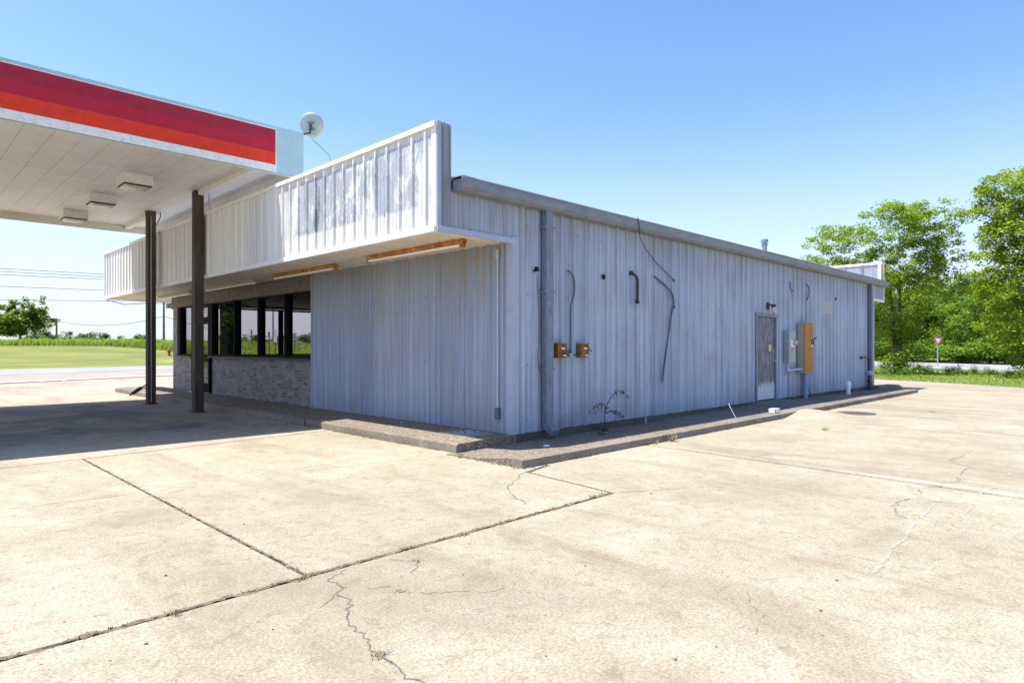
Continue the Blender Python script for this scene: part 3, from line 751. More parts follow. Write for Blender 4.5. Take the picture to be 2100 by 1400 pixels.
# glazed entrance door with transom
d = MB(); d.box(-.05, .10, 12.08, 12.18, ZB, 2.69); d.box(-.05, .10, 13.40, 13.50, ZB, 2.69); d.box(-.05, .10, 12.18, 13.40, 2.25, 2.31); d.box(-.05, .10, 12.18, 13.40, 2.63, 2.69)
ef = d.build('entrance_frame', M['black'], B, bevel=.004)
d = MB(); d.box(.0, .05, 12.19, 12.30, ZB+.02, 2.24); d.box(.0, .05, 13.28, 13.39, ZB+.02, 2.24); d.box(.0, .05, 12.30, 13.28, 2.12, 2.24); d.box(.0, .05, 12.30, 13.28, ZB+.02, .42); d.box(.0, .05, 12.30, 13.28, 1.05, 1.13)
ed = d.build('entrance_door', M['black'], B, bevel=.003)
MB().add([(.025, 12.30, .42), (.025, 13.28, .42), (.025, 13.28, 2.12), (.025, 12.30, 2.12)], [(0,3,2,1)]).build('pane', M['glass'], ed)
MB().tube([(-.06, 12.4, 1.0), (-.08, 12.4, 1.05), (-.08, 12.4, 1.3), (-.06, 12.4, 1.35)], .012).build('handle', M['galv'], ed)
MB().add([(.053, 12.18, 2.31), (.053, 13.40, 2.31), (.053, 13.40, 2.63), (.053, 12.18, 2.63)], [(0,3,2,1)]).build('pane', M['glass'], ef)
MB().box(-.012, -.008, 12.30, 12.74, 2.33, 2.58).build('notice', M['signwhite'], ef)
MB().box(-.20, -.01, 12.08, 13.50, ZB-.004, ZB+.018).build('threshold', M['galv'], B)
# steel side door
d = MB(); d.box(DX0-.01, DX0+.06, -.045, .10, ZB-.02, DZ1); d.box(DX1-.06, DX1+.01, -.045, .10, ZB-.02, DZ1); d.box(DX0-.02, DX1+.02, -.05, .10, DZ1-.06, DZ1+.02)
d.build('door_frame', M['bluetrim'], B, bevel=.004)
sdoor = MB().box(DX0+.062, DX1-.062, -.005, .04, ZB+.02, DZ1-.065).build('side_door', doormat(), B, bevel=.004)
h = MB()
MB().lathe((DX1-.16, -.005, 1.35), [(.026, 0), (.026, .014), (.02, .02), (0, .02)], 12, (0,-1,0)).build('deadbolt', M['galv'], sdoor, smooth=True)
h.lathe((DX1-.16, -.005, 1.12), [(.03, 0), (.032, .01), (.012, .02), (.012, .045), (.028, .055), (.030, .075), (.02, .09), (0, .092)], 14, (0,-1,0))
h.build('door_handle', M['galv'], sdoor, smooth=True)
MB().box(DX1-.42, DX1-.27, -.012, -.008, 1.36, 1.52).build('notice', M['yellow'], sdoor)
MB().box(DX0, DX1, -.10, .02, ZB-.05, ZB-.008).build('threshold', M['galv'], B)
# downspouts
def downspout(x, y0, z0, z1, mat, kick=True):
    mb = MB(); mb.box(x-.085, x+.085, -.135, -.030, z0, z1)
    ds = mb.build('downspout', mat, B, bevel=.006)
    if kick:
        k = MB(); k.obox((x, -.16, z0-.01), (.084, 0, 0), (0, -.085, -.055), (0, .03, -.045)); k.build('kickout', mat, ds, bevel=.004)
    pieces('strap', [(x-.12, x+.12, -.139, -.028, z, z+.03) for z in (1.1, 2.3, 3.3)], mat, ds)
downspout(.66, 0, .20, 3.60, M['bluetrim']); downspout(16.88, 0, .10, 3.60, M['bluetrim'], False)
# gutter
gp = [(-.008, 3.565), (-.15, 3.575), (-.20, 3.62), (-.20, 3.735), (-.215, 3.745), (-.215, 3.757), (-.185, 3.757), (-.185, 3.70), (-.008, 3.70)]
mb = MB()
xa = -1.19
segs = [(-1.19, 2.6), (2.605, 6.4), (6.405, 10.2), (10.205, 14.0), (14.005, 18.5)]
for a, b in segs: mb.extr(gp, a, b, 'x')
mb.box(-1.2, -1.186, -.216, -.002, 3.562, 3.76); mb.box(-1.185, -.95, -.198, -.006, 3.69, 3.772); mb.box(18.495, 18.51, -.216, -.002, 3.562, 3.76)
mb.build('gutter', M['gutter'], B, bevel=.003)
# roof sheet
mb = MB(); mb.open = True
v = [(-1.2, -.19, 3.775), (18.25, -.19, 3.775), (18.25, 7.6, 4.06), (-1.2, 7.6, 4.06), (18.25, 17.1, 3.72), (-1.2, 17.1, 3.72)]
v2 = [(x, y, z-.05) for x, y, z in v]
mb.add(v+v2, [(0,1,2,3),(3,2,4,5),(6,9,8,7),(9,11,10,8),(0,6,7,1),(0,3,9,6),(3,5,11,9),(1,7,8,2),(2,8,10,4),(5,4,10,11)])
mb.build('roof', M['roof'], B)
# front fascia / parapet
PX, PT, PB = -1.475, 4.475, 3.0
FL = 17.14
fa = MB(); fa.open = True
sheet(fa, 'y', ribs(.10, FL-.05, .305, .030, .075, .038, .005, .22), PX, PB+.07, PT-.07, -1)
FA = fa.build('front_fascia', M['fascia'], B)
t = MB(); t.box(PX-.012, PX+.012, 0, .10, PB+.08, PT-.07); t.box(PX-.012, PX+.012, FL-.06, FL, PB+.08, PT-.07)
t.box(PX-.045, PX+.02, -.006, FL+.006, PB-.005, PB+.078); t.box(PX-.042, PX+.02, -.004, FL+.004, PT-.072, PT)
t.box(PX+.02, PX+.25, .02, FL, PT-.004, PT+.012)
t.build('fascia_trim', M['trim'], FA, bevel=.004)
e = MB(); e.open = True
sheet(e, 'x', ribs(PX+.0, PX+.255, .12, .02, .05, .03, .0, PX+.12), .0, PB+.08, PT+.004, -1)
sheet(e, 'x', ribs(PX+.255, .05, .305, .020, .085, .05, .004, PX+.40), .002, PB+.08, 3.60, -1)
e.build('fascia_end', M['side'], B)
e = MB(); e.box(PX-.004, .02, -.032, .0, PB-.003, PB+.082); e.box(PX-.006, PX+.06, -.026, .0, PB+.08, PT+.006)
e.build('fascia_end_trim', M['paletrim'], B, bevel=.003)
e = MB(); e.box(PX+.225, PX+.255, .01, FL, 3.6, PT-.004); e.build('parapet_back', M['rearfascia'], B)
MB().box(PX+.02, .0, FL-.03, FL, PB, 3.75).build('fascia_end', M['fascia'], B)
# soffit under the overhang: ribbed sheet running front to back
s = MB(); s.open = True
pz = ribs(.0, FL-.03, .305, .022, .08, .045, 0, .2)
for (a, oa), (b, ob) in zip(pz, pz[1:]):
    s.add([(PX+.02, a, PB+.03+oa), (-.02, a, PB+.03+oa), (-.02, b, PB+.03+ob), (PX+.02, b, PB+.03+ob)], [(0,3,2,1)])
s.build('soffit', M['soffit'], B)
MB().box(-.02, L, W, FL-.03, 3.02, 3.05).build('soffit', M['soffit'], B)
MB().box(-.02, L, FL-.03, FL, 2.99, 3.75).build('fascia_end', M['fascia'], B)
MB().tube([(-1.4,FL+.02,2.98),(-.9,FL+.02,2.86),(-.3,FL+.02,2.93),(.6,FL+.02,2.97),(1.6,FL+.02,2.93),(3,FL+.02,2.95)], .012, 6).build('cable', M['wire'], B)
# rear fascia
RX = 18.62
e = MB(); e.open = True
sheet(e, 'x', ribs(L+.02, RX-.06, .305, .022, .085, .05, .004, L+.1), .0, 3.12, 3.60, -1)
sheet(e, 'y', ribs(.05, W+1.5, .60, .05, .10, .06, .004, .62), RX-.26, 3.7, 4.40, -1)
e.build('rear_fascia', M['side'], B)
pieces('batten', [(RX-.33, RX-.262, .62+.62*i, .66+.62*i, 3.7, 4.38) for i in range(8)], M['bluetrim'], B)
e = MB(); e.box(RX-.07, RX+.0, -.03, .03, 3.10, 4.45); e.box(L+.05, RX, -.034, .02, 3.04, 3.125); e.box(RX-.29, RX, -.02, W+1.5, 4.38, 4.45); e.box(RX-.02, RX, .0, W+1.5, 3.1, 4.38); e.box(RX-.30, RX-.24, .0, .10, 3.7, 4.38)
e.build('rear_fascia_trim', M['trim'], B, bevel=.004)
MB().box(L+.02, RX-.02, .02, W, 3.08, 3.11).build('soffit', M['soffit'], B)
# holes, screws
for x, z, r in ((.46,2.66,.05),(.41,2.63,.025),(2.17,2.673,.048),(4.46,2.78,.04),(4.50,2.255,.03),(4.40,2.26,.014),(2.96,2.80,.03)):
    MB().lathe((x, -.031, z), [(r*.8, 0), (r, .002), (r*.7, .004), (0, .004)], 12, (0,-1,0)).build('wall_hole', M['hole'], B)
sc = MB()
for z in (.35, 1.18, 2.25, 3.3):
    for i in range(56):
        x = .22+.305*i+.06
        if DX0-.1 < x < DX1+.1 and z < 2.3: continue
        sc.lathe((x, -.001, z+random.uniform(-.01,.01)), [(.009, 0), (.009, .006), (0, .008)], 6, (0,-1,0))
for z in (.32, 1.2, 2.05, 2.3):
    for i in range(19):
        sc.lathe((-.036, .31+.305*i, z+random.uniform(-.02,.02)), [(.009, 0), (.009, .006), (0, .008)], 6, (-1,0,0))
tag(sc.build('wall_screw', M['dark'], B), kind='stuff')
MB().box(12.68, 13.42, -.030, -.027, 2.42, 2.80).build('primer_patch', simple('primer_patch_paint', (.40,.40,.39), .6, .1, 6), B)

# ------------------------------------------------------------------ fuel canopy
K = empty('fuel_canopy', (0,0,0), 'flat fuel station canopy with red and orange striped fascia on rusty square columns', 'canopy')
CX0, CX1, CY0, CY1, CZ0, CZ1, CS = -9.6, -.815, 5.0, 14.25, 4.765, 5.645, 4.95
e = MB(); e.box(CX0, CX1, CY0, CY0+.08, CZ0, CZ1); e.box(CX0, CX1, CY1-.08, CY1, CZ0, CZ1); e.box(CX0, CX0+.08, CY0+.08, CY1-.08, CZ0, CZ1); e.box(CX1-.08, CX1, CY0+.08, CY1-.08, CZ0, CZ1)
e.build('fascia', M['cpale'], K, bevel=.004)
SX = -1.386
e = MB()
for a, b in ((CX0, -6.2), (-6.197, -3.95), (-3.947, SX)): e.box(a, b, CY0-.006, CY0, CZ0+.002, 4.905)
e.box(CX0, SX+.012, CY0-.007, CY0, 5.572, 5.590); e.box(SX, SX+.016, CY0-.0065, CY0, 4.77, 5.572)
e.build('white_band', M['cwhite'], K)
for nm, z0, z1, mt in (('stripe', 4.909, 5.139, 'red3'), ('stripe', 5.139, 5.350, 'red2'), ('stripe', 5.350, 5.570, 'red1')):
    e = MB()
    for a, b in ((CX0, -6.2), (-6.198, -3.95), (-3.948, SX-.002)): e.box(a, b, CY0-.005, CY0, z0, z1)
    e.build(nm, M[mt], K)
e = MB(); e.box(CX0+.08, CX1-.08, CY0+.08, CY0+.11, CZ0-.01, CS); e.box(CX0+.08, CX1-.08, CY1-.11, CY1-.08, CZ0-.01, CS); e.box(CX1-.11, CX1-.08, CY0+.11, CY1-.11, CZ0+.0, CS); e.box(CX0+.08, CX0+.11, CY0+.11, CY1-.11, CZ0, CS)
e.build('inner_lip', M['csoffit'], K)
e = MB(); e.open = True
x = CX0+.1; px_ = []
while x < CX1-.12:
    px_ += [(x, 0), (x+.392, 0), (x+.394, .010), (x+.398, .010)]; x += .40
for (a, oa), (b, ob) in zip(px_, px_[1:]): e.add([(a, CY0+.1, CS+oa), (a, CY1-.1, CS+oa), (b, CY1-.1, CS+ob), (b, CY0+.1, CS+ob)], [(0,1,2,3)])
e.build('soffit_panel', M['csoffit'], K)
MB().box(CX0+.05, CX1-.05, CY0+.05, CY1-.05, CS+.08, CZ1-.1).build('deck', M['galv'], K)
for y0, y1 in ((CY0+.12, 8.30), (11.62, CY1-.12)): MB().box(-1.65, -1.53, y0, y1, CS-.10, CS-.002).build('channel', M['csoffit'], K, bevel=.004)
COLX = -1.68
def column(x, y):
    mb = MB(); a = .098
    mb.box(x-a, x+a, y-a, y+a, 0, CS)
    c = mb.build('column', M['column'], K, bevel=.012)
    MB().box(x-.15, x+.15, y-.15, y+.15, 0, .012).build('base_plate', M['column'], c)
    return c
c2 = column(-1.62, 8.38); c1 = column(-1.70, 11.50); column(-7.9, 8.38); column(-7.9, 11.50)
MB().tube([(-1.72, 11.385, .05), (-1.72, 11.385, 1.1), (-1.725, 11.38, 1.3), (-1.725, 11.38, 4.8)], .009).build('conduit', M['galv'], c1, smooth=True)
m = MB(); m.tube([(-1.84, 11.40, .50), (-2.02, 11.36, .39)], .016); m.tube([(-1.95, 11.38, .43), (-2.16, 11.34, .30)], .045); m.tube([(-2.16, 11.34, .30), (-2.22, 11.33, .26)], .025)
m.build('break_away_handle', M['dark'], c1, smooth=True)
MB().tube([(-1.84,11.45,4.94),(-1.83,11.44,4.84),(-1.80,11.42,4.75)], .012, 6).build('cable', M['wire'], c1, smooth=True)
m = MB(); m.tube([(-1.50,11.42,4.94),(-1.50,11.41,4.82),(-1.55,11.40,4.70),(-1.60,11.39,4.6)], .012, 6)
m.build('cable', M['wire'], c1, smooth=True)
m = MB(); m.tube([(-1.50,8.1,4.90),(-1.49,8.1,4.7),(-1.47,8.08,4.5),(-1.40,8.02,4.32)], .010, 6); m.build('cable', M['greypipe'], K, smooth=True)
m = MB(); m.tube([(-1.48,8.1,4.90),(-1.47,8.1,4.66),(-1.45,8.08,4.5),(-1.44,8.05,4.4)], .007, 6)
m.build('cable', M['greypipe'], K, smooth=True)
# lamps under the canopy
def canopy_light(x, y, label):
    t = empty('canopy_light', (x, y, CS), label, 'ceiling lamp', 'box lamps under the canopy')
    MB().box(-.27, .27, -.27, .27, -.20, 0).build('housing', M['cwhite'], t, bevel=.006)
    m = MB(); m.box(-.25, .25, -.25, .25, -.225, -.20); m.build('rim', M['dark'], t)
    v = [(a*.235, b*.235, -.226) for a, b in ((-1,-1),(1,-1),(1,1),(-1,1))] + [(a*.17, b*.17, -.262) for a, b in ((-1,-1),(1,-1),(1,1),(-1,1))]
    MB().add(v, [(0,1,5,4),(1,2,6,5),(2,3,7,6),(3,0,4,7),(4,5,6,7),(3,2,1,0)]).build('lens', M['lens'], t, bevel=.01)
    return t
canopy_light(-2.98, 8.00, 'cream box lamp under the canopy, largest and nearest the striped fascia')
canopy_light(-3.05, 10.42, 'cream box lamp under the canopy, middle one of the three')
canopy_light(-3.10, 12.93, 'cream box lamp under the canopy, smallest and farthest of the three')

# fluorescent fittings under the shop soffit
def tubelight(y0, y1, x, label, rusty):
    t = empty('tube_light', (x, (y0+y1)/2, 3.03), label, 'tube lamp', 'tube lamps under the shop soffit'); h = (y1-y0)/2
    hm = M['rust'] if rusty else M['beigebox']
    m = MB(); m.extr([(-.04, 0), (.04, 0), (.06, -.05), (.045, -.065), (-.045, -.065), (-.06, -.05)], -h, h, 'y'); m.build('housing', hm, t, bevel=.004)
    m = MB(); m.tube([(-.03, -h+.06, -.095), (-.03, h-.06, -.095)], .023, 10); m.build('tube', M['tube'], t, smooth=True)
    pieces('lamp_holder', [(-.045, .03, -h, -h+.05, -.125, -.06), (-.045, .03, h-.05, h, -.125, -.06)], M['rust'] if rusty else M['tube'], t, .003)
tubelight(.30, 2.82, -.73, 'heavily rusted tube lamp under the soffit nearest the building corner', True)
tubelight(4.10, 6.72, -.62, 'rust stained tube lamp where the plain siding meets the shop windows', True)
tubelight(7.90, 10.75, -.55, 'tube lamp above the shop windows just right of the near canopy column', False)
tubelight(12.2, 14.85, -.50, 'tube lamp between the two canopy columns, farthest along the soffit', False)
tag(MB().tube([(-.73, 2.85, 3.02), (-.62, 4.08, 3.02)], .012, 6).build('soffit_conduit', M['galv'], smooth=True), 'thin conduit on the soffit joining the two rusty tube lamps', 'conduit')
t = empty('flood_lamp', (.35, 16.6, 3.0), 'small boxy flood lamp hanging from the far end of the soffit', 'flood lamp')
MB().tube([(0,0,0),(0,0,-.08)], .015, 8).build('bracket', M['galv'], t)
MB().box(-.14, .02, -.09, .09, -.24, -.08).build('housing', M['galv'], t, bevel=.01); MB().box(.022, .14, -.08, .08, -.26, -.10).build('lens', M['hole'], t, bevel=.005)

# ------------------------------------------------------------------ fittings on the walls
t = empty('wall_conduit', (-.09, .27, 0), 'slim grey conduit running up the front siding from a small box by the corner', 'conduit')
MB().tube([(0,0,.52),(0,0,2.86)], .013, 8).build('pipe', M['galv'], t, smooth=True)
m = MB(); m.extr([(-.028,-.04),(.028,-.04),(.028,.04),(-.028,.04)], .36, .54, 'z'); m.build('outlet_box', M['conduit'], t, bevel=.015)
m = MB(); m.extr([(-.025,-.03),(.025,-.03),(.025,.03),(-.025,.03)], 2.80, 2.94, 'z'); m.build('elbow_box', M['galv'], t, bevel=.012)
def safety_switch(x0, x1, z0, z1, label, lever):
    w_ = x1-x0; t = empty('safety_switch', (x0, -.03, z0), label, 'switch box', 'rusty switch boxes on the side wall'); hh = z1-z0
    MB().box(0, w_, -.085, 0, 0, hh).build('enclosure', M['rustbox'], t, bevel=.005)
    MB().box(-.004, w_+.004, -.102, -.087, .012, hh-.03).build('cover', M['rustbox'], t, bevel=.003)
    MB().box(-.008, w_+.008, -.112, .0, hh-.012, hh+.008).build('rain_hood', M['rust'], t)
    m = MB(); m.lathe((w_+.004, -.05, hh*.5), [(.045, 0), (.045, .02), (.02, .03), (0, .03)], 14, (1,0,0))
    m.build('switch_hub', M['rustbox'], t, smooth=True)
    if lever: MB().tube([(w_+.03,-.05,hh*.5),(w_+.05,-.07,hh*.62),(w_+.07,-.12,hh*.40)], .008, 6).build('lever', M['dark'], t)
    pieces('rating_label', [(w_*.35, w_*.78, -.105, -.103, hh*.60, hh*.70), (w_*.55, w_*.95, -.105, -.103, hh*.12, hh*.19)], M['signwhite'], t)
safety_switch(.86, 1.06, 1.285, 1.515, 'rusty switch box on the side wall, left of the bent conduit', False)
safety_switch(1.43, 1.63, 1.285, 1.515, 'rusty switch box with a lever, right of the bent conduit', True)
t = empty('bent_conduit', (0,-.05,0), 'bent steel conduit rising from between the two rusty switch boxes', 'conduit')
m = MB(); m.tube([(1.18,0,2.70),(1.235,-.01,2.675),(1.30,-.02,2.61),(1.325,-.02,2.50),(1.325,-.02,2.35),(1.30,-.01,2.25),(1.262,0,2.15),(1.25,0,2.0),(1.25,0,1.40)], .014, 8); m.build('pipe', M['conduit'], t, smooth=True)
m = MB(); m.tube([(1.07,.0,1.325),(1.42,.0,1.325)], .011, 8); m.build('cross_pipe', M['conduit'], t, smooth=True)
m = MB(); m.box(1.21,1.29,-.03,.02,1.295,1.36); m.build('junction_box', M['beigebox'], t, bevel=.006)
m = MB(); m.lathe((1.25,0,1.36), [(.03,0),(.03,.03),(.018,.06)], 10); m.build('coupling', M['conduit'], t, smooth=True)
t = empty('black_pipe', (0,-.06,0), 'short black pipe stub with elbows on the side wall', 'pipe')
m = MB(); m.tube([(2.97,.03,2.80),(2.98,-.03,2.78),(3.05,-.05,2.74),(3.09,-.05,2.66),(3.08,-.05,2.28)], .027, 10); m.build('pipe', M['dark'], t, smooth=True)
m = MB(); m.lathe((3.08,-.05,2.25), [(.04,0),(.04,.05),(.03,.06)], 10); m.tube([(3.02,-.05,2.30),(3.14,-.05,2.30)], .012, 6); MB().lathe((2.965,.02,2.80), [(.045,0),(.045,.03),(.03,.04)], 10, (0,-1,0)).build('fitting', M['dark'], t); m.build('fitting', M['dark'], t, smooth=True)
tag(MB().tube([(3.76,-.04,2.80),(4.05,-.06,2.68),(4.28,-.06,2.57),(4.37,-.06,2.50),(4.42,-.06,2.40),(4.42,-.06,2.28),(4.36,-.05,2.12),(4.30,-.05,1.95),(4.02,-.05,.80)], .018, 8).build('loose_conduit', M['conduit'], smooth=True), 'long crooked blue grey conduit leaning against the side wall below a hole', 'conduit')
tag(MB().tube([(2.92,-.23,3.79),(3.0,-.21,3.6),(3.15,-.12,3.45),(3.45,-.08,3.25),(3.8,-.06,3.06),(4.15,-.06,2.90),(4.46,-.04,2.78)], .0075, 6).build('drooping_cable', M['wire'], smooth=True), 'black cable drooping from the gutter to a hole in the side wall', 'cable')
tag(MB().tube([(.46,-.03,2.66),(.47,-.05,2.3),(.50,-.05,1.9),(.50,-.05,1.5),(.46,-.05,1.3),(.50,-.05,1.1)], .0035, 5).build('thin_wire', M['wire'], smooth=True), 'very thin wire hanging from the hole left of the near downspout', 'cable')
# lamp above the door
t = empty('jar_lamp', (8.88, -.03, 2.44), 'small black wall lamp with a glass jar above the scuffed side door', 'wall lamp')
MB().box(-.05, .05, -.03, 0, -.06, .12).build('back_plate', M['dark'], t, bevel=.004)
m = MB(); m.tube([(0,-.02,.06),(0,-.12,.06)], .015, 8); m.lathe((0,-.14,-.0), [(.055,0),(.06,.05),(.045,.07),(0,.07)], 16); m.build('cap', M['dark'], t, smooth=True)
MB().lathe((0,-.14,-.12), [(0,0),(.045,.01),(.05,.06),(.048,.12)], 16).build('jar', M['lens'], t, smooth=True)
# grey meter box
t = empty('meter_box', (9.85, -.03, 1.05), 'grey steel meter box beside the scuffed door', 'electrical box')
MB().box(0, .42, -.12, 0, 0, .83).build('enclosure', M['greybox'], t, bevel=.006)
MB().box(-.004, .424, -.135, -.122, .01, .82).build('cover', M['greybox'], t, bevel=.004)
m = MB(); m.box(.12, .36, -.139, -.136, .42, .60); m.build('face_plate', M['signwhite'], t)
m = MB(); m.lathe((.30,-.138,.53), [(.075,0),(.075,.05),(.055,.08),(0,.085)], 18, (0,-1,0)); m.build('meter_socket', M['greypipe'], t, smooth=True)
pieces('rating_label', [(.17,.25,-.138,-.136,.35,.39), (.19,.23,-.1385,-.136,.28,.33)], M['signred'], t)
m = MB(); m.tube([(.10,-.06,0),(.10,-.06,-.17)], .035, 10); m.tube([(.05,-.06,-.19),(.94,-.10,-.17)], .036, 10); m.lathe((.10,-.06,-.22), [(.0,-.0),(.048,.0),(.048,.07),(.035,.08)], 12)
m.build('pipe', M['greypipe'], t, smooth=True)
MB().lathe((.06,-.005,-.28), [(.028,0),(.028,.02),(0,.022)], 10, (0,-1,0)).build('knock_out', M['rust'], t)
# tall orange box
t = empty('breaker_box', (10.74, -.03, .77), 'tall rust orange breaker box with a switch handle', 'electrical box')
MB().box(0, .50, -.17, 0, 0, 1.33).build('enclosure', M['beigebox'], t, bevel=.004)
MB().box(-.004, .56, -.20, -.172, -.015, 1.35).build('cover', M['orange'], t, bevel=.005)
for z in (.12, .64, 1.2): MB().tube([(-.006,-.18,z),(-.006,-.18,z+.07)], .012, 8).build('hinge', M['rust'], t)
m = MB(); m.box(.42,.50,-.212,-.201,.78,.90); m.lathe((.56,-.15,.80), [(.07,0),(.07,.03),(.03,.04),(0,.04)], 14, (1,0,0)); m.build('switch_hub', M['dark'], t)
MB().tube([(.61,-.15,.82),(.66,-.20,.92),(.70,-.24,.95)], .017, 8).build('switch_handle', M['dark'], t, smooth=True)
MB().box(.42,.52,-.204,-.202,.70,.74).build('rating_label', M['signwhite'], t)
m = MB(); m.tube([(.30,-.10,0),(.30,-.10,-.74)], .055, 12); m.build('riser_pipe', M['bluepipe'], t, smooth=True)
m = MB(); m.tube([(.50,-.08,0),(.50,-.08,-.35),(.56,-.10,-.52),(.62,-.12,-.62),(.55,-.18,-.70)], .010, 6); m.build('cable', M['conduit'], t, smooth=True)
m = MB(); m.tube([(.56,-.06,.0),(.57,-.06,-.4),(.66,-.08,-.55),(.78,-.1,-.66),(1.1,-.12,-.70)], .010, 6); m.build('cable', M['conduit'], t, smooth=True)
t = empty('service_conduit', (0,0,0), 'thin conduit and curved cable rising above the rust orange box', 'conduit')
MB().tube([(11.36,-.05,2.12),(11.36,-.05,2.74)], .010, 6).build('pipe', M['greypipe'], t)
MB().tube([(11.36,-.05,2.74),(11.42,-.06,2.85),(11.50,-.06,3.0),(11.46,-.05,3.13),(11.36,-.04,3.19)], .011, 6).build('cable', M['wire'], t, smooth=True)
m = MB(); m.tube([(10.22,-.04,3.18),(10.22,-.05,2.97),(10.30,-.08,2.93),(10.42,-.05,2.93)], .012, 6); m.tube([(10.24,-.05,2.95),(10.34,-.05,2.82),(10.32,-.05,2.74),(10.24,-.05,2.74)], .004, 5)
tag(m.build('wall_bracket', M['wire'], smooth=True), 'small black L shaped bracket high on the side wall left of the conduit cable', 'bracket')
m = MB(); m.box(13.62,13.66,-.06,-.03,2.86,2.95)
tag(m.build('wall_clip', M['wire']), 'tiny dark clip on the wall just right of the grey primer patch', 'clip')
# white pvc cleanout
t = empty('cleanout_pipe', (13.55, -.42, .05), 'white plastic cleanout pipe standing beside the wall', 'pipe')
MB().tube([(0,0,-.05),(0,0,.32)], .057, 16).build('pipe', M['pvc'], t, smooth=True)
MB().lathe((0,0,.27), [(.066,0),(.066,.10),(.05,.13),(.02,.15),(0,.15)], 16).build('cap', M['pvc'], t, smooth=True)
# gas riser
t = empty('gas_riser', (16.45, -.15, .05), 'black gas riser pipe with a side arm by the far downspout', 'pipe')
m = MB(); m.tube([(0,0,0),(0,0,.22)], .05, 10); m.tube([(0,0,.22),(0,0,1.07)], .025, 10); m.lathe((0,0,.24), [(.03,0),(.065,.04),(.065,.09),(.03,.13)], 12); m.lathe((0,0,.9), [(.035,0),(.035,.06)], 10); m.build('riser', M['dark'], t, smooth=True)
m = MB(); m.tube([(.15,0,1.07),(-.75,.02,1.07)], .024, 10); m.lathe((-.72,.02,1.07), [(.045,0),(.045,.04),(0,.04)], 10, (-1,0,0)); m.build('arm', M['dark'], t, smooth=True)
m = MB(); m.lathe((0,-.03,.47), [(0,0),(.06,.01),(.10,.06),(.10,.12),(.05,.17),(0,.18)], 14); m.tube([(0,-.03,.5),(.14,-.03,.48)], .03, 8); m.build('regulator', M['galv'], t, smooth=True)
# splash block at the far downspout
m = MB(); m.prism([(16.75,-.10),(17.1,-.12),(17.95,-.38),(17.9,-.72),(17.2,-.62),(16.7,-.4)], .0, .19)
m.lathe((17.6,-.5,.0), [(.36,0),(.34,.12),(.22,.20),(0,.21)], 12)
tag(m.build('rubble_heap', M['aggcurb'], bevel=.05), 'low grey concrete lump at the foot of the far downspout', 'concrete block')
# vent pipe on the roof
t = empty('vent_pipe', (14.5, 2.5, 3.86), 'capped metal flue standing on the shop roof', 'flue')
MB().tube([(0,0,0),(0,0,1.0)], .085, 14).build('pipe', M['bluetrim'], t, smooth=True)
MB().lathe((0,0,.98), [(.075,0),(.105,.03),(.105,.08),(.08,.09),(.10,.13),(.12,.14),(.12,.24),(0,.26)], 14).build('cap', M['bracket'], t, smooth=True)
# satellite dish
t = empty('satellite_dish', (-.80, 6.9, 5.55), 'round grey satellite dish seen from behind above the canopy corner', 'satellite dish')
dc = Vector((.96, -.35, .87)); ax = Vector((.62, .70, .36)).normalized()
dprof = [(.005, .0), (.08, .004), (.15, .016), (.21, .032), (.262, .054), (.268, .058), (.262, .048), (.21, .024), (.15, .008), (.08, -.004), (.005, -.008)]
MB().lathe(dc, dprof, 40, ax).build('dish', M['dish'], t, smooth=True)
u1 = Vector((0,0,1)).cross(ax).normalized(); u2 = ax.cross(u1)
m = MB(); m.obox(dc - ax*.025 + u2*.06, u1*.085, u2*.012, ax*.012); m.obox(dc - ax*.02 - u2*.10, u1*.085, u2*.012, ax*.012); m.obox(dc - ax*.04 - u2*.02, u1*.022, u2*.10, ax*.022)
m.obox(dc-ax*.03+u2*.045, u1*.05, u2*.02, ax*.01)
m.build('mount_bracket', M['bracket'], t, bevel=.003)
m = MB(); m.tube([dc - ax*.07 + u2*.02, dc - ax*.09 - u2*.08, dc - ax*.10 - u2*.16 + u1*.02, dc + Vector((-.30,-.02,-.30)), Vector((.02,.0,.02)), Vector((0,0,-.05))], .024, 10); m.build('mast', M['dark'], t, smooth=True)
m = MB(); m.tube([dc - u2*.20 - ax*.02, dc - u2*.31 + ax*.0], .022, 8); m.tube([dc - u2*.28, dc - u2*.30 + ax*.35], .012, 8); m.tube([dc - u2*.30 + ax*.34, dc - u2*.22 + ax*.36], .03, 8); m.build('feed_arm', M['galv'], t, smooth=True)
fd = Vector((-.80,6.9,5.55)) + dc - u2*.31
tag(MB().tube([fd, fd+Vector((.12,-.5,-.42)), Vector((.45,5.6,4.65)), Vector((.5,5.0,4.02))], .006, 6).build('dish_cable', M['wire'], smooth=True), 'thin cable slanting from the satellite dish down to the shop roof', 'cable')
# utility cover in the front walk
t = empty('utility_cover', (-.36, .66, .146), 'scuffed rectangular utility cover set in the front walk by the corner', 'cover')
MB().box(-.27, .24, -.36, .36, -.02, .004).build('frame', M['band'], t, bevel=.004)
MB().lathe((0,0,.006), [(.20,0),(.20,.006),(.17,.008),(.165,.005),(0,.006)], 24).build('lid', M['galv'], t)
for a in range(5): MB().tube([(math.cos(a*1.26)*.14, math.sin(a*1.26)*.14, .01), (math.cos(a*1.26)*.14, math.sin(a*1.26)*.14, .035)], .01, 6).build('bolt', M['dark'], t)
t = empty('manhole_cover', (8.55, -2.13, .001), 'dark iron manhole cover in the lot beyond the kerb', 'manhole cover')
MB().lathe((0,0,0), [(.40,0),(.40,.006),(.36,.008),(.355,.003),(0,.004)], 30).build('lid', simple('iron_cover', (.085, .065, .058), .8, .2, 12), t)
t = empty('plastic_tub', (6.35, -1.24, .108), 'empty white plastic tub on the side kerb', 'tub')
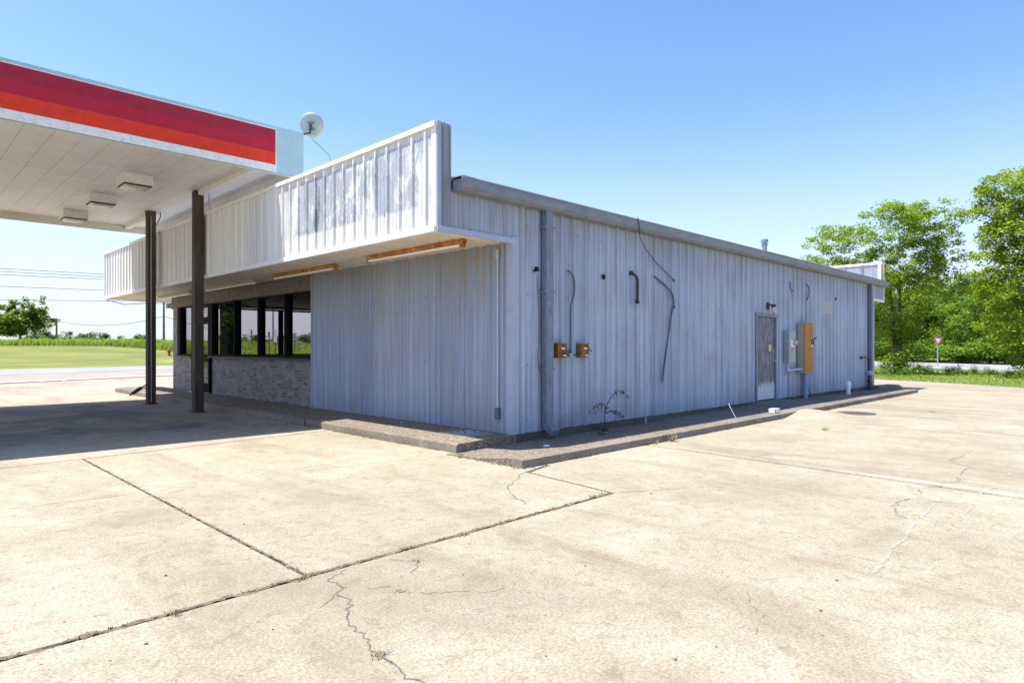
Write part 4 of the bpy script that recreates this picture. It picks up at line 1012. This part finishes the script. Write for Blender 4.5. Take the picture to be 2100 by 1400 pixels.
m = MB(); m.extr([(-.09,-.06),(.09,-.06),(.09,.06),(-.09,.06)], 0, .004, 'z')
for (x0, x1, y0, y1) in ((-.105,-.09,-.075,.075),(.09,.105,-.075,.075),(-.105,.105,-.075,-.06),(-.105,.105,.06,.075)): m.box(x0, x1, y0, y1, 0, .085)
m.build('body', M['pvc'], t, bevel=.004)
MB().box(-.115, .115, -.085, -.072, .08, .09).build('rim', M['pvc'], t)
# dead sapling growing at the wall
t = empty('dead_sapling', (2.02, -.16, .03), 'dead sapling with brown hanging leaves at the foot of the side wall', 'sapling')
m = MB()
br = [[(0,0,0),(.0,.0,.15),(.03,.02,.30),(.02,.0,.40)], [(.02,0,.32),(-.05,-.05,.44),(-.18,-.08,.49),(-.34,-.1,.48),(-.44,-.1,.40)],
      [(.03,0,.36),(.06,-.03,.48),(.14,-.06,.60),(.28,-.08,.68),(.42,-.08,.67),(.50,-.09,.60)], [(.03,0,.3),(.15,-.05,.34),(.28,-.08,.32),(.36,-.1,.26)]]
for b in br: m.tube(b, [.010 - .006*i/(len(b)-1) for i in range(len(b))], 6)
m.build('stem', M['dark'], t, smooth=True)
lf = MB(); lf.open = True
for b in br[1:]:
    for _ in range(16):
        i = random.randint(1, len(b)-1); p = Vector(b[i]) + Vector((random.gauss(0,.04), random.gauss(0,.03), random.uniform(-.02,.01)))
        a = random.uniform(0, 3.14); sdx = Vector((math.cos(a), math.sin(a), .2))*.012; dn = Vector((random.gauss(0,.015), random.gauss(0,.015), -.06-random.random()*.03))
        lf.add([p, p+dn*.4+sdx, p+dn, p+dn*.5-sdx], [(0,1,2,3)])
lf.build('leaves', M['deadleaf'], t)
tag(MB().lathe((2.02,-.17,.02), [(.05,0),(.06,.03),(.03,.06),(0,.065)], 8).build('tar_lump', M['dark'], smooth=True), 'black lump at the foot of the dead sapling', 'debris')
def rag(x, y, z, s, mat, name, lab, cat):
    m = MB()
    for k in range(3): m.lathe((x+random.gauss(0,s*.5), y+random.gauss(0,s*.4), z-.004), [(s,0),(s*.8,s*.25),(s*.3,s*.42),(0,s*.45)], 7)
    tag(m.build(name, mat), lab, cat)
rag(1.5, -.5, .07, .05, M['dark'], 'rag', 'dark crumpled rag on the shaded aggregate strip', 'litter')
rag(-.1, -.74, .072, .04, M['signwhite'], 'paper_scrap', 'white paper scrap on the aggregate strip near the corner', 'litter')
rag(3.0, -.75, .07, .03, M['dark'], 'tar_lump', 'small black lump on the strip left of the plain paving', 'debris')
tag(MB().lathe((-.36,2.35,.149), [(.03,0),(.032,.03),(0,.034)], 10).build('bottle_cap', bpy.data.materials['blue_conduit']), 'small blue cap on the front walk at the foot of the siding', 'litter')
rag(-5.62,-3.12,.0,.014, M['signwhite'], 'paper_scrap', 'tiny white scrap beside the long foreground joint', 'litter')
tag(MB().tube([(4.55,-1.31,.1),(4.50,-1.25,.25),(4.46,-1.2,.38),(4.47,-1.19,.42)], [.007,.007,.006,.004], 6).build('plant_stake', M['tube'], smooth=True), 'thin bare stake standing on the kerb at the start of the plain paving', 'stake')
t = MB().box(3.46, 3.50, -.035, -.013, -.01, .14)
tag(t.build('foundation_tie', M['galv']), 'small metal tie on the foundation under the crooked conduit', 'bracket')

# ------------------------------------------------------------------ vegetation
def rnd_unit():
    while True:
        v = Vector((random.uniform(-1,1), random.uniform(-1,1), random.uniform(-1,1)))
        if .01 < v.length < 1: return v
def make_tree(name, base, lobes, trunk_r, leaf, n_clump, per, clump_r, mat, label, cat='tree', group=None, depth=None, flat=.6, trunk_h=None, lean=(0,0), lim=1.0, stems=1):
    """lobes: (right, up, r_right, r_up, r_depth, depth offset) in metres relative to base, right along the view's right axis"""
    t = empty(name, base, label, cat, group)
    tot = sum(l[2]*l[3]*l[4] for l in lobes); clumps = []
    for l in lobes:
        k = max(2, int(n_clump*l[2]*l[3]*l[4]/tot))
        for _ in range(k):
            v = rnd_unit(); v = v.normalized()*(v.length**.55)
            clumps.append(rgt*(l[0]+v.x*l[2]) + fwd*(l[5]+v.y*l[4]) + Vector((0,0,l[1]+v.z*l[3])))
    clumps = [c for c in clumps if c.z > .25]
    tk = MB(); top = max(l[1] for l in lobes)
    th = trunk_h or top*.6
    nodes = []
    for st in range(stems):
        off = rgt*random.uniform(-.25,.25)*(stems-1); pts = []; rs = []
        for i in range(8):
            f = i/7; p = off*(1+f*1.5) + rgt*(lean[0]*f) + fwd*(lean[1]*f) + Vector((0,0,th*f)) + Vector((mnoise.noise(Vector((f*3,st,1))), mnoise.noise(Vector((f*3,st,7))), 0))*.2*f
            pts.append(p); rs.append(trunk_r*(1.25 if i == 0 else 1-.62*f)); nodes.append((p, rs[-1]))
        tk.tube(pts, rs, 9)
    order = sorted(clumps, key=lambda c: min((c-n[0]).length for n in nodes))
    sel = order[::max(1, int(len(order)/(70*lim)))]
    for c in sel:
        bn = min(nodes, key=lambda n: (c-n[0]).length*(1.0 if n[0].z < c.z+.3 else 1.8))
        a = bn[0]; dv = c-a; L_ = dv.length
        if L_ < .15: continue
        mid = a + dv*.5 + Vector((0,0,-.10*L_)) + rnd_unit()*.08*L_
        r0 = min(bn[1]*.7, .02+.014*L_)
        tk.tube([a, a+dv*.25+Vector((0,0,-.04*L_)), mid, c], [r0, r0*.8, r0*.6, r0*.25], 5, False)
        nodes.append((mid, r0*.6)); nodes.append((c, r0*.35))
    tk.open = False; tk.build('trunk', M['bark'], t, smooth=True)
    lf = MB(); lf.open = True; V = lf.v; F = lf.f
    for c in clumps:
        cr = clump_r*random.uniform(.55, 1.25); k = int(per*random.uniform(.5, 1.4))
        tilt = random.uniform(-.35, .35); ta = random.uniform(0, 6.28)
        for _ in range(k):
            v = rnd_unit()*cr; v.z = v.z*flat + (v.x*math.cos(ta)+v.y*math.sin(ta))*tilt
            p = c + v; s = leaf*random.uniform(.55, 1.3)
            n = (Vector((random.gauss(0,.55), random.gauss(0,.55), 1))).normalized()
            a = n.orthogonal().normalized(); a.rotate(Matrix.Rotation(random.uniform(0,6.28), 3, n)); b = n.cross(a)
            a = a*s; b = b*s*.45; o = len(V)
            V += [tuple(p-a), tuple(p+b), tuple(p+a), tuple(p-b)]; F.append((o, o+1, o+2, o+3))
    lf.m = [0]*len(F)
    lf.build('crown', mat, t)
    return t
def copy_tree(t, loc, rz, sc, label):
    r = t.copy(); C.objects.link(r); r.location = loc; r.rotation_euler = (0,0,rz); r.scale = sc; r['label'] = label
    for ch in t.children:
        c = ch.copy(); C.objects.link(c); c.parent = r
    return r
def at(px, d, z=None):
    p = ray(px, 712.3, d); p.z = ground_z(p.x, p.y) if z is None else z; return p
def lob(px0, d, items, z0):
    k = FOC/d; out = []
    for (px, py, rx, ry, rd, od) in items:
        out.append(((px-px0)/k, (712.3-py)/k + 1.45 - z0, rx/k, ry/k, rd, od))
    return out
pA = at(1838, 36.0)
make_tree('tree', pA, lob(1838, 36, [(1725,515,72,52,2.0,.3),(1700,560,50,30,1.6,.0),(1820,470,60,50,2.0,-.2),(1865,440,40,32,1.5,.2),(1925,455,52,52,1.7,.3),(1800,560,60,45,2.2,-.3),(1870,540,60,50,2,.2),(1935,530,42,40,1.6,0),(1950,590,40,22,1.3,.4),(1835,620,48,70,1.8,-.3),(1815,700,36,50,1.4,0),(1860,690,34,50,1.4,.2),(1770,600,26,26,1.2,0)], pA.z),
    .15, .088, 560, 78, .50, M['leafA'], 'tall airy light green tree with a forked trunk just right of the building', 'tree', None, flat=.5, trunk_h=5.2, lean=(-.3,0), lim=2.4, stems=2)
pB = at(2135, 31.0)
make_tree('tree', pB, lob(2135, 31, [(2075,410,62,60,1.8,0),(2120,370,60,40,1.6,.2),(2130,480,95,90,2.2,0),(2050,500,50,42,1.6,-.3),(2040,575,45,30,1.5,.2),(2110,600,80,60,2.0,.2),(2085,670,55,50,1.6,0),(2140,720,60,50,1.6,0)], pB.z),
    .24, .088, 600, 78, .50, M['leafB'], 'tall yellowish green tree cut by the right edge of the frame', 'tree', None, flat=.55, trunk_h=6, lim=2.2)
# wood beyond the side road
def bush_lobes(w_, h_, n, r):
    out = []
    for _ in range(n):
        a = random.uniform(-1, 1); f = random.uniform(.12, 1)
        out.append((a*w_*(1-.45*f), h_*f*.86, r*random.uniform(.7,1.2), r*random.uniform(.6,1), r, random.uniform(-.5,.5)*w_))
    return out
protos = []
for i, (mt, lab) in enumerate((('leafC','x'),('leafD','x'),('leafB','x'),('leafC','x'))):
    protos.append(make_tree('tree', (0,0,0), bush_lobes(3.1, 8.2, 15, 1.6), .17, .17, 150, 60, .9, M[mt], 'x', 'tree', 'trees of the wood beyond the side road', flat=.7, lim=.7))
wood = [(1800,62,.80,1,'dark green tree just past the building edge behind the airy tree'),
 (1838,70,.98,0,'leafy tree directly behind the trunk of the airy tree'),
 (1868,60,.74,0,'rounded mid green tree left of the yield sign'),
 (1897,72,1.05,2,'yellow green tree rising behind the yield sign'),
 (1925,63,.78,0,'bushy tree directly behind the yield sign'),
 (1950,78,1.28,1,'dark tall tree showing above the middle of the wood'),
 (1972,61,.80,3,'mid green tree just right of the yield sign'),
 (1999,70,1.05,1,'dark green tree between the yield sign and the right frame edge'),
 (2020,80,1.32,1,'dark rounded treetop at the skyline left of the tall yellowish tree'),
 (2030,59,.80,3,'leafy tree below the tall yellowish tree, left part'),
 (2066,66,1.0,0,'leafy tree below the tall yellowish tree, middle part'),
 (2098,58,.82,2,'yellowish tree at the right frame edge below the tall tree'),
 (2140,64,.95,0,'leafy tree half outside the right edge of the frame'),
 (1850,76,1.1,3,'tree glimpsed high behind the airy tree trunk'),
 (1912,82,1.15,1,'dark tree far back above the yield sign'),
 (1985,84,1.2,0,'far back treetop in the dip of the skyline'),
 (2050,76,1.15,3,'far back tree seen under the tall yellowish tree'),
 (1815,82,1.0,3,'far back tree right beside the building edge'),
 (1775,74,1.0,0,'tree behind the building end seen as a green edge')]
seen = {}
for px, d_, s_, k, lab in wood:
    q_ = 67-(px-1800)/20 + 3.5 + max(0, d_-58)*.75; s_ = s_*q_/d_*1.02; d_ = q_; p = at(px, d_); 
    if k not in seen:
        t = protos[k]; t.location = p; t.scale = (s_, s_, s_); t.rotation_euler = (0,0,random.uniform(0,6)); t['label'] = lab; seen[k] = 1
    else: copy_tree(protos[k], p, random.uniform(0, 6.28), (s_*random.uniform(.9,1.15), s_*random.uniform(.9,1.15), s_), lab)
# low bushes along the far side of the side road
bp_ = make_tree('bush', (0,0,0), bush_lobes(1.5, 1.7, 7, .7), .05, .11, 40, 40, .5, M['leafC'], 'x', 'bush', 'bushes along the far side of the side road', flat=.7, lim=.3)
bl = [(1803,55.5,1.15,'rounded pale bush at the building edge across the road'),(1835,57,1.2,'bush behind the airy tree trunk across the road'),(1880,56,1.1,'bush across the road left of the yield sign'),(1955,55,1.1,'bush across the road right of the yield sign'),(1992,54,1.1,'brownish bush across the road between sign and frame edge'),(2028,53,1.15,'bush across the road near the right frame edge'),(2060,52,1.2,'bush across the road, second from the right frame edge'),(2095,51,1.2,'bush across the road at the right frame edge')]
for i, (px, d_, s_, lab) in enumerate(bl):
    d_ = 67-(px-1800)/20+2.2; s_ *= 1.05; p = at(px, d_)
    if i == 0: bp_.location = p; bp_.scale = (s_,)*3; bp_['label'] = lab
    else: copy_tree(bp_, p, random.uniform(0,6), (s_*1.3, s_*1.3, s_*random.uniform(.8,1.1)), lab)
# weeds and shrubs on the near verge
sp = make_tree('shrub', (0,0,0), bush_lobes(.8, .95, 6, .38), .03, .075, 34, 30, .28, M['leafC'], 'x', 'shrub', 'shrubs on the verge', flat=.8, lim=.3)
sl = [(1822,33.5,1.0,'dark shrub at the left foot of the airy tree'),(1850,34.5,1.15,'dark shrub in front of the airy tree trunk'),(1872,34.5,.85,'shrub just right of the airy tree trunk'),(1900,35,.5,'low shrub left of the yield sign post'),(1945,34,.45,'low shrub right of the yield sign post'),(1962,35,.55,'shrub with pale leaves on the verge right of the yield sign'),(2000,33,.5,'low reddish shrub in the middle of the right verge'),(2030,32.5,.5,'shrub on the right verge below the road'),(2070,31,.5,'shrub near the right end of the verge'),(2096,30,.55,'shrub at the right frame edge on the verge')]
for i, (px, d_, s_, lab) in enumerate(sl):
    p = at(px, d_)
    if i == 0: sp.location = p; sp.scale = (s_,)*3; sp['label'] = lab
    else: copy_tree(sp, p, random.uniform(0,6), (s_*1.2, s_*1.2, s_*random.uniform(.8,1.1)), lab)
vg = MB(); vg.open = True
def inpoly(x, y, poly):
    c = False; n = len(poly)
    for i in range(n):
        x1, y1 = poly[i]; x2, y2 = poly[i-1]
        if (y1 > y) != (y2 > y) and x < (x2-x1)*(y-y1)/(y2-y1)+x1: c = not c
    return c
vpoly = [(22.6,-3.7),(25.9,2.3),(30,11),(40,11),(45.2,6.5),(41.9,-1.4),(38,-11),(19,-11.5)]
cnt = 0
while cnt < 9000:
    x = random.uniform(19, 46); y = random.uniform(-11.5, 11)
    if not inpoly(x, y, vpoly): continue
    dd = (x-24)*.9 - (y)*.45
    if random.random() > max(.25, 1-dd/14): continue
    h_ = .12 + .16*max(0, mnoise.noise(Vector((x*.5, y*.5, 0)))+.2) + (.10 if dd > 3 else 0)
    blades(vg, x, y, -.05, 2, h_, .08, .012, .5); cnt += 1
tag(vg.build('verge_grass', M['bladeR']), kind='stuff')
# tall grass on the bank at the left
tg = MB(); tg.open = True
for _ in range(15000):
    px = random.uniform(-20, 660); d_ = random.triangular(60.5, 78, 62)
    p = at(px, d_)
    hh = .95 + .45*mnoise.noise(Vector((p.x*.35, p.y*.35, 1))) + .25*mnoise.noise(Vector((p.x*1.6, p.y*1.6, 4)))
    blades(tg, p.x, p.y, p.z-.02, 2, max(.4, hh)*1.15, .18, .028, .45)
tag(tg.build('tall_grass', M['blade']), kind='stuff')
# big tree at far left, and distant trees
pC = at(42, 80)
make_tree('tree', pC, lob(42, 80, [(40,662,38,24,2.4,0),(10,672,34,16,2,0),(74,655,22,22,1.6,.3),(58,632,10,24,1.0,0),(30,628,9,24,.8,0),(86,628,8,22,.7,0),(98,662,20,8,.8,0),(8,645,10,22,1.0,0),(-15,665,24,22,1.6,0),(44,645,12,20,1,0),(72,640,9,20,.8,0),(18,632,7,16,.7,0)], pC.z),
    .2, .19, 330, 48, .5, M['leafC'], 'dark broad tree beyond the tall grass at the left edge of the frame', 'tree', None, flat=.8, trunk_h=2.2, lim=.8)
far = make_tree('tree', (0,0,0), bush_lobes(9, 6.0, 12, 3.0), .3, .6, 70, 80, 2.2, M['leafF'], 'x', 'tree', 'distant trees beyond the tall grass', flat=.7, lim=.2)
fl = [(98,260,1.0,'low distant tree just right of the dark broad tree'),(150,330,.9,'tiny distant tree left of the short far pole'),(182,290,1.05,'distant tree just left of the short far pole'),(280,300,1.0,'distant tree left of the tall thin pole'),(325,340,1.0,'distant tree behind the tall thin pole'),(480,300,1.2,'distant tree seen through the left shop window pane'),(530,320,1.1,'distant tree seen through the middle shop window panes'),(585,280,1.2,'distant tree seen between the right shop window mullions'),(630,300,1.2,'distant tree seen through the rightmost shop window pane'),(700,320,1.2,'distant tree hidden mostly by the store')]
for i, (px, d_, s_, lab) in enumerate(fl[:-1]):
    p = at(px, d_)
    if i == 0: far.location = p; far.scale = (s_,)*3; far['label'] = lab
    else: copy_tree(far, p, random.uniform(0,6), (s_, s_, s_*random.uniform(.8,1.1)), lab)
# trees mirrored in the shop glass
for (x, y, s_, lab) in ((-19,70,1.9,'tall tree in the back row mirrored in the left shop glass'),(-27,69,1.9,'tall tree in the back row mirrored behind the middle shop glass'),(-36,68,1.9,'tall tree in the back row mirrored in the rightmost pane'),(-12,68,1.8,'tall tree in the back row mirrored beside the entrance'),(-29,63,1.7,'tree mirrored between the two right panes'),(-19.5,63,1.7,'tree mirrored between the two left panes'),(-15,60,1.7,'tall tree across the road mirrored in the left shop glass'),(-24,61,1.8,'tall tree mirrored in the middle shop glass'),(-33,56,1.8,'tall tree mirrored in the right shop glass')):
    copy_tree(protos[1], Vector((x, y, -.05)), random.uniform(0,6), (s_, s_, s_), lab)['group'] = 'trees mirrored in the shop windows'

# ------------------------------------------------------------------ poles, wires, signs
def pole(px, d_, ytop, r, label, arm=0):
    b = at(px, d_); zt = 1.45 + (712.3-ytop)/FOC*d_
    t = empty('utility_pole', b, label, 'utility pole', 'utility poles beyond the tall grass')
    MB().tube([(0,0,-.3),(0,0,zt-b.z)], [r*1.2, r*.8], 10).build('mast', M['wood'], t, smooth=True)
    if arm:
        m = MB(); m.obox((0,0,zt-b.z-.35), rgt*arm, fwd*.06, (0,0,.07)); m.build('crossarm', M['wood'], t)
        for s_ in (-.9, -.45, .45, .9): MB().tube([rgt*arm*s_+Vector((0,0,zt-b.z-.28)), rgt*arm*s_+Vector((0,0,zt-b.z-.05))], .05, 6).build('insulator', M['greypipe'], t)
    return Vector((b.x, b.y, zt))
pa = pole(116, 100, 652, .14, 'thin leaning utility pole beside the dark broad tree', .6)
pb_ = pole(336, 86, 600, .13, 'tall thin utility pole seen under the end of the soffit')
pc = pole(205, 190, 681, .16, 'short far utility pole with a crossarm', 1.9)
pd = pole(-420, 90, 560, .15, 'utility pole outside the left edge of the frame', 1.2)
pe = pole(560, 130, 600, .13, 'utility pole hidden behind the store front', 1.2)
def wirespan(a, b, sag, r, label):
    a = Vector(a); b = Vector(b)
    pts = [a.lerp(b, i/24) + Vector((0,0,-4*sag*(i/24)*(1-i/24))) for i in range(25)]
    tag(MB().tube(pts, r, 5, False).build('overhead_wire', M['wire'], smooth=True), label, 'wire', 'overhead wires')
a1 = ray(116, 657, 100); a2 = ray(336, 648, 86)
wirespan(a1, a2, 1.0, .03, 'sagging wire between the leaning pole and the tall thin pole')
wirespan(a2, ray(560, 690, 100), .6, .03, 'wire running right from the tall thin pole behind the store')
Yw = 64.0
def onplane(px, py, Y):
    r = (px-1050)/FOC; dv = fwd + rgt*r + Vector((0,0,1))*(-(py-712.3)/FOC)
    tt = (Y-CAM.y)/dv.y; return CAM + dv*tt
for (y0, y1, lab) in ((550, 562, 'topmost overhead wire left of the store fascia'), (556, 567.5, 'second overhead wire from the top left of the fascia'), (562.5, 572.5, 'third overhead wire from the top left of the fascia'), (586.5, 595, 'lone overhead wire below the group of three'), (614, 616.5, 'lowest overhead wire level with the bottom of the fascia')):
    p0 = onplane(0, y0, Yw); p1 = onplane(213, y1, Yw); dvv = (p1-p0)
    wirespan(p0 - dvv*1.2, p0 + dvv*3.2, .02, .022, lab)
# hydrant
b = at(347, 59)
t = empty('fire_hydrant', b, 'dark red fire hydrant on the grass bank beside the brick corner', 'fire hydrant')
MB().lathe((0,0,0), [(.14,0),(.14,.04),(.09,.06),(.09,.42),(.12,.43),(.12,.47),(.10,.52),(.05,.60),(.03,.61),(.03,.66),(0,.67)], 16).build('barrel', M['hydrant'], t, smooth=True)
m = MB(); m.tube([rgt*-.2+Vector((0,0,.33)), rgt*.2+Vector((0,0,.33))], .055, 10); m.tube([fwd*-.2+Vector((0,0,.33)), fwd*.1+Vector((0,0,.33))], .07, 10); m.build('nozzle', M['hydrant'], t, smooth=True)
# yield sign
b = at(1923, 49); b.z = .0
t = empty('yield_sign', b, 'red and white triangular yield sign on a steel post by the side road', 'road sign')
MB().box(-.03, .03, -.02, .02, -.3, 2.05).build('post', M['galv'], t)
def tri(r, y, th):
    pts = [(-r*.866, .5*r), (r*.866, .5*r), (0, -r)]
    mb = MB(); v = [(x, y, z) for x, z in pts] + [(x, y+th, z) for x, z in pts]
    return mb.add(v, [(0,1,2),(5,4,3),(0,3,4,1),(1,4,5,2),(2,5,3,0)])
rz = YAW - R(90)
sg = empty('sign_face', (0,0,0)); sg.parent = t
bpy.data.objects.remove(sg)
zc = 2.0
for r_, y_, mt, nm in ((.46, -.030, 'signwhite', 'sign_border'), (.435, -.034, 'signred', 'sign_plate'), (.27, -.038, 'signwhite', 'sign_centre')):
    q = tri(r_, y_, .003); q.v = [(x, y, z+zc) for x, y, z in q.v]; q.build(nm, M[mt], t)
t.rotation_euler = (0, 0, rz)
# roadside signs seen through the shop glass
def roadsign(px, d_, ytop, wd, hh, mt, label):
    b = at(px, d_); zt = 1.45+(712.3-ytop)/FOC*d_ - b.z
    t = empty('roadside_sign', b, label, 'road sign', 'signs seen through the shop glass'); t.rotation_euler = (0,0,rz)
    MB().box(-.04, .04, -.03, .03, -.2, zt).build('post', M['wood'], t)
    MB().box(-wd/2, wd/2, -.05, -.032, zt-hh, zt).build('panel', M[mt], t)
roadsign(552, 57, 680, .16, .45, 'hydrant', 'narrow red sign on a post seen through the shop glass')
roadsign(565, 60, 675, .32, 1.2, 'signwhite', 'tall white sign on posts seen through the shop glass')
roadsign(604, 62, 683, .38, .6, 'greybox', 'grey sign back on a post seen through the rightmost pane')
roadsign(516, 70, 676, .2, .5, 'greybox', 'small far sign seen through the middle pane of shop glass')
